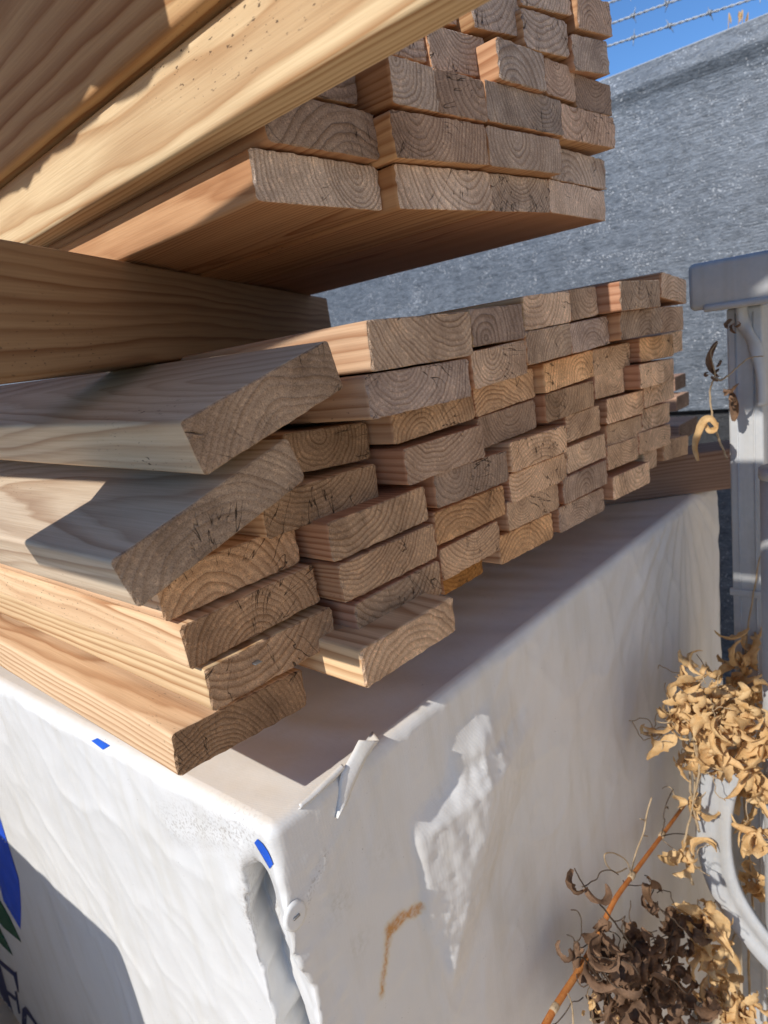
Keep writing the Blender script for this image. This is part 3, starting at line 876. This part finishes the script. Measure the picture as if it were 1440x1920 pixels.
# ------------------------------------------------------------------ long timbers leaning along the left of the upper stack
board('leaning_timber', .338, .10, .1945, .032, .0625, 0, 2.5, 0, 0, (.66, .49, .295), (.4, .3, .2), .05,
      'sunlit pale yellow timber running on edge along the left of the upper stack', 'timber', pith=(.085, .012), ring=190, warp=.0003, con=.95)
board('wide_plank', .329, .12, .2915, .038, .127, 0, 2.5, 0, 0, (.68, .40, .20), (.4, .3, .2), .05,
      'wide brown plank on edge above the pale timber, mostly in shade', 'plank', pith=(.15, .06), ring=110, warp=.0003, con=.95)

# ------------------------------------------------------------------ unseen boards added out of view on the left to cast shadows
XR = -.12
def u2z(u, x=XR): return u - .746 * x
g_ = 'unseen boards added to cast shadows'
def shadow_board(u0, u1, y0, y1, pitch=0, lab='', x=XR, th=.03, wavy=0.0):
    z0, z1 = u2z(u0, x), u2z(u1, x)
    return board('shadow_board', x, y0, (z0 + z1) / 2, th, z1 - z0 - .022, 0, y1 - y0, 0, pitch, FIR, PALE, .1, lab, 'board', g_, wavy=wavy)
shadow_board(.105, .285, .385, 2.6, 0, 'board on edge added out of view to cast shadow, lowest rack arms')
shadow_board(.335, .400, .36, 2.6, R(-7.5), 'sloping narrow board added out of view to cast shadow, middle rack arms')
shadow_board(.457, .72, .44, 2.6, R(-.6), 'wide rough board added out of view to cast shadow, top rack arms', x=.03, wavy=.011)
shadow_board(.164, .400, -.35, .383, 0, 'lower of two boards added out of view to cast shadow, near rack end')
shadow_board(.693, .860, -.35, .394, 0, 'upper of two boards added out of view to cast shadow, near rack end')
shadow_board(.93, 1.06, .24, .66, R(-33.7), 'short diagonal board added out of view to cast shadow, high on the rack')
board('shadow_board', XR - .02, .405, u2z(.0) + .104, .05, .140, 0, .155, 0, 0, FIR, PALE, .1, 'short block added out of view to cast shadow, near rack end', 'offcut', g_)
rk = tag(empty('shadow_board_rack', (XR - .10, 1.9, -GROUND)), 'unseen steel arm rack added to hold the shadow-casting boards', 'rack')  # made-up rack, added to carry the shadow-casting boards
for yy in (1.75, 2.45):
    bm = bmesh.new()
    box(bm, -.03, .03, yy - 1.9 - .03, yy - 1.9 + .03, 0, GROUND + .95, .004)
    obj('upright', bm, M_STEEL, rk)
    for u in (.10, .33, .485):
        bm = bmesh.new()
        zz = u2z(u) + GROUND
        if u == .33: zz -= (yy - .36) * math.tan(R(7.5)) - .0
        box(bm, .03, .13, yy - 1.9 - .02, yy - 1.9 + .02, zz - .03, zz, .003)
        obj('arm', bm, M_STEEL, rk)
# unseen bundle added here for the shadow it throws into view
nbm = bmesh.new()
box(nbm, -1.3, -.34, .90, 3.2, -1.55, -.335, .02, 3)
tag(obj('wrapped_lumber_bundle', nbm, M_WRAP), 'white wrapped lumber bundle added out of view to cast a shadow', 'lumber bundle')

nbm = bmesh.new()  # unseen tan block added behind the camera to bounce warm light
box(nbm, -2.4, 2.4, -.6, .6, 0, 2.7, .03, 3)
bounce_bundle = obj('wrapped_lumber_bundle', nbm, flat_mat('tan_bounce_wrap', (0.80, 0.68, 0.53), .8, .2, var=.15, vscale=4))
bounce_bundle.location = (1.3, -2.3, -GROUND)
bounce_bundle.rotation_euler = (0, 0, R(38))
tag(bounce_bundle, 'tall tan block added unseen behind the camera to bounce warm light', 'lumber bundle')

# ------------------------------------------------------------------ fence with shade cloth
XF = 2.40
fence = tag(empty('shade_cloth_fence', (XF, 2.0, -GROUND)), 'tall fence covered in shiny grey woven shade cloth behind the lumber stacks', 'fence')
FO = Vector((-XF, -2.0, GROUND))
def fpart(name, bm, mt):
    o = obj(name, bm, mt, fence)
    o.location = FO
    return o
def cloth(z0, z1, nz, prof, y0=-3, y1=11, ny=420):
    bm = bmesh.new(); prev = None
    for j in range(nz + 1):
        z = z0 + (z1 - z0) * j / nz
        row = []
        for i in range(ny + 1):
            y = y0 + (y1 - y0) * i / ny
            x = XF + prof(z, y)
            row.append(bm.verts.new((x, y, z + (.006 * mnoise.noise(Vector((y * 2, 0, 3))) if j == nz else 0))))
        if prev:
            for i in range(ny): bm.faces.new((prev[i], prev[i + 1], row[i + 1], row[i]))
        prev = row
    return bm
def pf(z, y):
    x = .012 * mnoise.noise(Vector((y * 1.3, z * 2.2, 0))) + .004 * mnoise.noise(Vector((y * 6, z * 5, 4)))
    if z > .60:
        t = (z - .60) / .125
        x += -.024 * math.sin(min(1, t) * math.pi) ** 2 * (t > .35) - .004 * max(0, math.sin(t * math.pi * 2)) * (t < .5)
    return x
fpart('cloth_panel', cloth(-.385, .726, 60, pf), M_CLOTH)
bm = bmesh.new()
tube(bm, [(XF + .012, -3 + .25 * k, .722 + .003 * mnoise.noise(Vector((k, 0, 0)))) for k in range(57)], .010, 8)
fpart('top_rail', bm, M_GALV)
fpart('shadow_gap_strip', cloth(-.62, -.372, 6, lambda z, y: .022 + .006 * mnoise.noise(Vector((y * 3, z * 4, 2)))), M_SHADOWGAP)  # dark sheet standing in for the shadow gap under the cloth
fpart('lower_panel', cloth(-GROUND, -.60, 10, lambda z, y: .01 + .008 * mnoise.noise(Vector((y * 3, z * 4, 6)))), M_CLOTH)
for y in (-1.6, 1.9, 5.2, 8.6):
    bm = bmesh.new()
    tube(bm, [(XF + .055, y, -GROUND), (XF + .055, y, .74), (XF + .075, y, .80), (XF + .14, y, 1.05)], .024, 12)
    fpart('post', bm, M_GALV)
wl = [('lowest of three barbed wires above the fence', (1145, 85), (1390, 5)), ('middle of three barbed wires above the fence', (1150, 43), (1270, 0)), ('topmost of three barbed wires above the fence', (1140, 6), (1190, -11))]
for lab, a, b in wl:
    pa, pb = at(*a, 0, XF + .10), at(*b, 0, XF + .10)
    dv = (pb - pa) / (pb.y - pa.y)
    s_ = (pb.z - pa.z) / (pb.y - pa.y)
    bm = bmesh.new()
    zf = lambda y: pa.z + s_ * (y - pa.y) if y < 1.6 else pa.z + s_ * (1.6 - pa.y)
    for ph in (0, math.pi):
        pts = []
        for k in range(700):
            y = -1.6 + k * .01
            pts.append((XF + .10 + .0024 * math.cos(y * 150 + ph), y, zf(y) + .0024 * math.sin(y * 150 + ph)))
        tube(bm, pts, .0022, 5)
    k = 0
    for j in range(46):
        y = -1.55 + j * .125 + .02 * random.uniform(-1, 1)
        c = Vector((XF + .10, y, zf(y)))
        tube(bm, [c + Vector((0, -.006, 0)) + Vector((.0065 * math.cos(a_ * 1.3), .0018 * a_, .0065 * math.sin(a_ * 1.3))) for a_ in range(9)], .0026, 5)
        for sgn in (1, -1):
            dv_ = Vector((random.uniform(-.5, .5), random.uniform(-.6, .6), sgn)).normalized()
            tube(bm, [c, c + dv_ * .024], lambda t: .0026 * (1 - .8 * t), 5)
    tag(obj('barbed_wire', bm, M_WIRE), lab, 'barbed wire', 'barbed wires')

# ------------------------------------------------------------------ galvanised gate frame at the right
post = empty('gate_post', (1.225, .2993, -GROUND))
tag(post, 'square galvanised post wrapped in dry vine at the right of the stacks', 'post')
bm = bmesh.new()
box(bm, -.0245, .0245, -.0262, .0262, 0, GROUND - .031, .004, 3)
obj('square_tube', bm, M_GALV, post)
bm = bmesh.new()
for yy in (-.013, .013):
    tube(bm, [(-.0247, yy, .0), (-.0247, yy, GROUND - .04)], .0014, 6)
obj('seam_rib', bm, M_GALV, post)
bm = bmesh.new()
box(bm, -.0285, -.022, -.030, .030, GROUND - .53, GROUND - .517, .001)
obj('strap', bm, M_GALV, post)
# S-bent throat under the rail
bm = bmesh.new()
pth = smooth_path([at(p[0], p[1], 0, 1.194) for p in ((1390, 574), (1396, 610), (1416, 650), (1428, 700), (1430, 760))], 6)
tube(bm, pth, .0105, 10, flat=.6)
o = obj('bent_brace', bm, M_GALV, post)
o.location = Vector((-1.225, -.2993, GROUND))
rail = tag(empty('gate_rail', (1.192, .087, 0)), 'wide galvanised gate rail end above the vine covered post', 'rail')
bm = bmesh.new()
box(bm, -.026, .026, -.9, .285, -.026, .047, .009, 4)
obj('rail_tube', bm, M_GALV, rail)
bm = bmesh.new()
box(bm, -.031, .0, -.9, .262, -.0300, -.019, .004, 2)
obj('lower_lip', bm, M_GALV, rail)
rp = tag(empty('gate_upright', (1.057, .2105, -GROUND)), 'pale galvanised upright tube at the right edge of the photo', 'post')
bm = bmesh.new()
tube(bm, [(0, 0, 0), (0, 0, GROUND - .262)], .035, 24)
obj('round_tube', bm, M_GALV, rp)
bm = bmesh.new()
tube(bm, [(0, 0, GROUND - .272), (0, 0, GROUND - .258)], .037, 24)
obj('end_cap', bm, M_GALV, rp)
# bent galvanised channel curving away from the post
bm = bmesh.new()
cl = smooth_path([at(p[0], p[1], 0, 1.035) for p in ((1392, 1330), (1372, 1400), (1345, 1490), (1340, 1570), (1356, 1650), (1395, 1722), (1450, 1790), (1520, 1860))], 8)
prof = [(a_ * .9, b_ * .9) for a_, b_ in ((-.032, .000), (-.032, -.010), (-.027, -.013), (-.011, -.013), (-.007, -.009), (.007, -.009), (.011, -.013), (.027, -.013), (.032, -.010), (.032, .000))]
rings = []
for i, p in enumerate(cl):
    t = (cl[min(i + 1, len(cl) - 1)] - cl[max(i - 1, 0)]).normalized()
    sd = Vector((1, 0, 0)).cross(t).normalized()
    rings.append([bm.verts.new(p + sd * a + Vector((b, 0, 0))) for a, b in prof])
for r0, r1 in zip(rings, rings[1:]):
    for k in range(len(prof) - 1): bm.faces.new((r0[k], r0[k + 1], r1[k + 1], r1[k]))
bmesh.ops.recalc_face_normals(bm, faces=list(bm.faces))
o = obj('bent_channel', bm, M_GALV)
md = o.modifiers.new('thick', 'SOLIDIFY'); md.thickness = .0018
tag(o, 'curved galvanised steel channel tangled in dry vine at the lower right', 'bracket')

# ------------------------------------------------------------------ dry vines
def leaf(bm, base, dirv, L, W, curl, roll, rnd):
    """a dead leaf: a blade that rolls up along its length and cups across it"""
    dirv = dirv.normalized()
    side = dirv.cross(Vector((rnd.uniform(-1, 1), rnd.uniform(-1, 1), rnd.uniform(-1, 1))))
    if side.length < .1: side = dirv.cross(Vector((0, 0, 1)))
    side.normalize()
    nv = dirv.cross(side)
    nu, nvv = 11, 4
    p = Vector(base); ang = 0
    gr = []
    tw = rnd.uniform(-1.3, 1.3)
    for i in range(nu + 1):
        t = i / nu
        wid = W * (math.sin(math.pi * min(1, t * .93 + .05)) ** .75) * (1 - .30 * t) * (1 + .25 * rnd.uniform(-1, 1))
        d = dirv * math.cos(ang) + nv * math.sin(ang)
        up = nv * math.cos(ang) - dirv * math.sin(ang)
        a2 = tw * t
        sd = side * math.cos(a2) + up * math.sin(a2)
        u2 = up * math.cos(a2) - side * math.sin(a2)
        row = []
        for j in range(nvv + 1):
            s = (j / nvv - .5) * 2
            th = s * roll
            row.append(bm.verts.new(p + sd * (wid * math.sin(th) / max(.3, abs(roll))) + u2 * (wid * (1 - math.cos(th)) / max(.3, abs(roll)) + .12 * wid * rnd.uniform(-1, 1))))
        gr.append(row)
        p = p + d * (L / nu)
        ang += curl / nu * (1 + .5 * rnd.uniform(-1, 1))
    for r0, r1 in zip(gr, gr[1:]):
        for j in range(nvv): bm.faces.new((r0[j], r0[j + 1], r1[j + 1], r1[j]))
def rv(rnd): return Vector((rnd.uniform(-1, 1), rnd.uniform(-1, 1), rnd.uniform(-1, 1)))
def vine(name, label, stems, spots, leafmat, stemmat, seed, stem_r=.0022, size=(.022, .045), cat='dry vine', tend=0, wide=1.0):
    """stems: list of 3-D paths; spots: (centre, spread, count)"""
    rnd = random.Random(seed)
    base = stems[0][0]
    root = empty(name, base)
    off = -Vector(base)
    bm = bmesh.new()
    for s in stems:
        pth = smooth_path([Vector(q) + rv(rnd) * .002 for q in s], 7)
        pth = [q + rv(rnd) * stem_r * .35 for q in pth]
        tube(bm, pth, lambda t: stem_r * (1.15 - .65 * t), 6)
    o = obj('stem', bm, stemmat, root); o.location = off
    if tend:
        for _ in range(tend):
            bm = bmesh.new()
            c, sp, n = rnd.choice(spots)
            q = Vector(c) + rv(rnd) * sp
            pts = [q]
            dv = rv(rnd).normalized()
            for k in range(7):
                dv = (dv + rv(rnd) * .8).normalized()
                pts.append(pts[-1] + dv * .009)
            tube(bm, smooth_path(pts, 3), .0008, 5)
            o = obj('tendril', bm, stemmat, root); o.location = off
    bm = bmesh.new()
    for c, sp, n in spots:
        for _ in range(n):
            q = Vector(c) + Vector((rnd.gauss(0, .5), rnd.gauss(0, .55), rnd.gauss(0, .55))) * sp
            dv = Vector((rnd.uniform(-1, .3), rnd.uniform(-1, 1), rnd.uniform(-1.3, .5)))
            leaf(bm, q, dv, rnd.uniform(*size), rnd.uniform(.20, .44) * size[1] * .5 * wide, rnd.choice((-1, 1)) * rnd.uniform(1.0, 5.0), rnd.uniform(.5, 1.9), rnd)
    o = obj('leaves', bm, leafmat, root); o.location = off
    return tag(root, label, cat)
def P(px, py, x): return at(px, py, 0, x)
X1, X2, X3 = 1.15, 1.00, .98
vine('dry_vine', 'tan dry vine climbing the square galvanised post', [
    [P(1408, 1930, 1.131), P(1404, 1800, 1.131), P(1412, 1700, 1.140), P(1398, 1560, 1.148), P(1392, 1430, X1), P(1398, 1300, 1.192), P(1400, 1200, 1.194), P(1412, 1120, 1.194), P(1424, 1040, 1.194)],
    [P(1310, 1560, X2), P(1298, 1500, X2), P(1292, 1440, X2), P(1310, 1390, X2), P(1350, 1330, X2), P(1390, 1280, X1)],
    [P(1300, 1660, X3), P(1285, 1590, X3), P(1300, 1490, X2), P(1292, 1400, X2), P(1280, 1360, X2)],
    [P(1366, 1900, 1.087), P(1362, 1830, 1.087), P(1376, 1760, 1.096), P(1392, 1700, 1.105), P(1388, 1670, 1.114), P(1340, 1690, 1.114), P(1318, 1712, 1.114)],
    [P(1400, 1560, X1), P(1412, 1500, X1), P(1420, 1400, X1), P(1418, 1330, X1)]],
    [(P(1395, 1265, 1.179), .038, 24), (P(1385, 1325, X1), .044, 30), (P(1405, 1400, X1), .034, 24), (P(1412, 1480, X1), .028, 16), (P(1428, 1560, 0.992), .016, 12), (P(1418, 1650, 1.148), .022, 12),
     (P(1335, 1310, X2), .036, 22), (P(1300, 1420, X2), .016, 8), (P(1300, 1500, X2), .014, 6), (P(1292, 1600, X3), .014, 8), (P(1312, 1720, X3), .022, 18), (P(1335, 1790, X3), .024, 20), (P(1365, 1870, X3), .032, 30), (P(1400, 1905, X3), .026, 20), (P(1425, 1480, 0.992), .018, 14), (P(1418, 1380, 0.992), .022, 16), (P(1350, 1390, 0.983), .026, 13), (P(1398, 1340, 0.974), .026, 15), (P(1405, 1440, 0.983), .014, 8),
     (P(1408, 1185, 1.194), .012, 4), (P(1350, 1440, X2), .014, 4)], M_LEAF, M_TWIG, 11, tend=22, size=(.030, .078), wide=1.05)
vine('dry_leaf_clump', 'bright tan clump of curled dry leaves left of the post above the cane', [
    [P(1310, 1430, 0.957), P(1300, 1370, 0.957), P(1310, 1320, 0.957), P(1335, 1275, 0.957)],
    [P(1312, 1345, 0.957), P(1285, 1350, 0.948), P(1250, 1372, 0.940), P(1225, 1378, 0.940), P(1203, 1374, 0.940)],
    [P(1300, 1380, 0.957), P(1310, 1440, 0.957), P(1302, 1500, 0.957), P(1292, 1545, 0.957)]],
    [(P(1305, 1300, 0.957), .030, 24), (P(1270, 1345, 0.948), .024, 16), (P(1320, 1345, 0.957), .028, 20), (P(1328, 1400, 0.966), .022, 14), (P(1225, 1376, 0.940), .007, 3), (P(1318, 1265, 0.957), .010, 5)], M_LEAF, M_TWIG, 23, stem_r=.0020, size=(.028, .068), wide=1.05, tend=22)
vine('hanging_dry_sprig', 'dry vine sprig with one long curled leaf hanging left of the post under the rail', [
    [P(1362, 860, 1.131), P(1345, 820, 1.131), P(1336, 770, 1.131), P(1332, 730, 1.131), P(1340, 700, 1.131), P(1330, 660, 1.131), P(1345, 640, 1.131)],
    [P(1336, 705, 1.131), P(1352, 712, 1.131), P(1368, 700, 1.131), P(1400, 675, 1.157), P(1432, 668, 1.157)]],
    [(P(1338, 700, 1.131), .012, 6), (P(1372, 740, 1.131), .010, 5), (P(1368, 610, 1.157), .010, 3)], M_DEAD, M_TWIG, 31, stem_r=.0016, size=(.014, .026))
bm = bmesh.new()
rnd = random.Random(5)
def ribbon(bm, pts, wid, cup=.35):
    pts = smooth_path(pts, 6)
    gr = []
    for i, p in enumerate(pts):
        t = i / (len(pts) - 1)
        tg_ = (pts[min(i + 1, len(pts) - 1)] - pts[max(i - 1, 0)]).normalized()
        sd = Vector((-.9, .2, .3)).cross(tg_).normalized()
        nn = tg_.cross(sd)
        w = wid * (math.sin(math.pi * (t * .92 + .04)) ** .6) * (1 + .15 * mnoise.noise(p * 140))
        gr.append([bm.verts.new(p + sd * w * s + nn * w * cup * s * s * 2) for s in (-1, -.5, 0, .5, 1)])
    for r0, r1 in zip(gr, gr[1:]):
        for k in range(4): bm.faces.new((r0[k], r0[k + 1], r1[k + 1], r1[k]))
ribbon(bm, [P(p[0], p[1], 1.118) for p in ((1345, 800), (1335, 786), (1322, 790), (1312, 812), (1305, 838), (1310, 864))], .0068)
ribbon(bm, [P(p[0], p[1], 1.118) for p in ((1322, 792), (1330, 806), (1342, 806), (1346, 792))], .0050)
tag(obj('curled_dry_leaf', bm, M_LEAF), 'long curled yellow leaf hanging in front of the bearer timber', 'leaf')
bm = bmesh.new()
ribbon(bm, [P(p[0], p[1], 1.135) for p in ((1338, 700), (1331, 680), (1336, 660), (1346, 640))], .0055)
tag(obj('curled_dry_leaf', bm, M_DEAD), 'dark brown twisted leaf hanging upright left of the post below the rail', 'leaf')
bm = bmesh.new()
ribbon(bm, [P(p[0], p[1], 1.166) for p in ((1372, 735), (1378, 752), (1380, 775), (1376, 790))], .0075)
tag(obj('curled_dry_leaf', bm, M_DEAD), 'small dark leaf lying against the edge of the square post', 'leaf')
# dark dead plant in the shade at the bottom
Y = .345
def Q(px, py, y=Y): return at(px, py, 1, y)
vine('dead_plant', 'clump of dark brown dead leaves in shade at the bottom right', [
    [Q(1260, 1960), Q(1230, 1880), Q(1200, 1800), Q(1160, 1740), Q(1120, 1690), Q(1098, 1660), Q(1078, 1628)],
    [Q(1200, 1960), Q(1220, 1860), Q(1250, 1780), Q(1262, 1730), Q(1220, 1690)],
    [Q(1130, 1950), Q(1140, 1880), Q(1100, 1800), Q(1078, 1795)]],
    [(Q(1140, 1790), .030, 25), (Q(1200, 1790), .036, 34), (Q(1255, 1800), .036, 31), (Q(1285, 1740), .028, 23), (Q(1150, 1850), .034, 25), (Q(1220, 1870), .040, 34), (Q(1285, 1870), .038, 17), (Q(1180, 1910), .03, 17), (Q(1100, 1785), .012, 4), (Q(1220, 1680), .010, 2), (Q(1098, 1668), .006, 2), (Q(1245, 1905), .03, 17)],
    M_DEAD, M_DTWIG, 41, stem_r=.0016, size=(.028, .064), cat='dead plant', tend=30, wide=1.3)
bm = bmesh.new()
ribbon(bm, [Q(p[0], p[1], .34) for p in ((1236, 1722), (1228, 1700), (1216, 1672), (1222, 1655), (1236, 1655), (1240, 1672))], .0085)
tag(obj('curled_dead_leaf', bm, leaf_mat('brown_leaf', (.16, .09, .045), (.24, .14, .08))), 'single brown leaf curling up out of the dark dead clump', 'leaf')
vine('dry_weed', 'small yellow dry weed sprig below the orange cane at the bottom', [
    [Q(1118, 1960, .35), Q(1108, 1905, .35), Q(1100, 1870, .35), Q(1106, 1850, .35)], [Q(1110, 1910, .35), Q(1140, 1905, .35), Q(1160, 1890, .35)], [Q(1074, 1940, .35), Q(1076, 1890, .35), Q(1068, 1860, .35)]],
    [(Q(1105, 1878, .35), .012, 8), (Q(1150, 1895, .35), .014, 10)], M_LEAF, M_TWIG, 51, stem_r=.0012, size=(.010, .020), cat='weed')
cane = empty('orange_cane', Q(1000, 1965, .375))
off = -cane.location
bm = bmesh.new()
pth = smooth_path([Q(1000, 1965, .375), Q(1040, 1890, .375), Q(1085, 1820, .375), Q(1120, 1758, .375), Q(1150, 1692, .375), Q(1185, 1642, .375), Q(1240, 1568, .38), Q(1284, 1508, .385)], 6)
tube(bm, pth, lambda t: .0042 * (1.15 - .45 * t), 10)
o = obj('stalk', bm, M_CANE, cane); o.location = off
for q in (Q(1121, 1768, .375), Q(1184, 1643, .375), Q(1040, 1890, .375), Q(1241, 1566, .38)):
    bm = bmesh.new()
    dv = Vector(Q(1284, 1508, .385) - Q(1000, 1965, .375)).normalized()
    tube(bm, [q - dv * .007, q - dv * .002, q + dv * .003, q + dv * .007], lambda t: .0046 + .0006 * math.sin(t * 3.1), 10)
    o = obj('node', bm, M_TWIG, cane); o.location = off
bm = bmesh.new()
tube(bm, smooth_path([Q(1183, 1640, .37), Q(1192, 1600, .37), Q(1207, 1560, .37), Q(1213, 1525, .37), Q(1222, 1495, .37)], 5), .0013, 6)
tube(bm, smooth_path([Q(1207, 1567, .37), Q(1214, 1568, .37)], 3), .0009, 5)
tube(bm, smooth_path([Q(1209, 1538, .37), Q(1200, 1535, .37)], 3), .0009, 5)
tube(bm, smooth_path([Q(1184, 1641, .37), Q(1175, 1615, .37), Q(1152, 1600, .37), Q(1134, 1602, .37), Q(1138, 1622, .37), Q(1155, 1636, .37), Q(1175, 1628, .37)], 6), .0010, 6)
o = obj('side_twig', bm, M_TWIG, cane); o.location = off
bm = bmesh.new()
tube(bm, smooth_path([Q(1240, 1566, .372), Q(1246, 1540, .372), Q(1244, 1530, .372), Q(1250, 1505, .372), Q(1262, 1480, .372)], 5), .0010, 6)
tube(bm, smooth_path([Q(1240, 1568, .372), Q(1265, 1563, .372), Q(1290, 1565, .372)], 5), .0010, 6)
leaf(bm, Q(1248, 1515, .372), Vector((0, 0, 1)), .010, .003, 2.5, .8, rnd)
o = obj('dead_twig', bm, M_DTWIG, cane); o.location = off
tag(cane, 'bare orange cane slanting up in front of the white wrap', 'cane')
# seed heads poking over the fence top
bm = bmesh.new()
for px, py in ((1367, 33), (1386, 30), (1393, 27), (1403, 32)):
    c = at(px, py, 0, XF + .03)
    leaf(bm, c + Vector((0, 0, .012)), Vector((.1, .1, -1)), .030, .008, .5, 1.2, rnd)
    tube(bm, [c + Vector((0, 0, .012)), c + Vector((.0, .004, -.05))], .0012, 5)
tag(obj('seed_heads', bm, M_LEAF), 'small dry seed heads poking above the fence top at upper right', 'weed')
# metal staple in one board end
bm = bmesh.new()
c = at(484, 1243, 1, .4405)
box(bm, c.x - .0035, c.x + .0035, c.y - .001, c.y + .004, c.z - .0006, c.z + .0006, .0003)
tag(obj('staple', bm, M_STEEL), 'small bright staple in the end of the second board from bottom left', 'staple')

# ------------------------------------------------------------------ everything up to ground level zero
bpy.context.view_layer.update()
for o in list(scene.objects):
    if o.parent is None and o.type in ('MESH', 'EMPTY'):
        o.location.z += GROUND
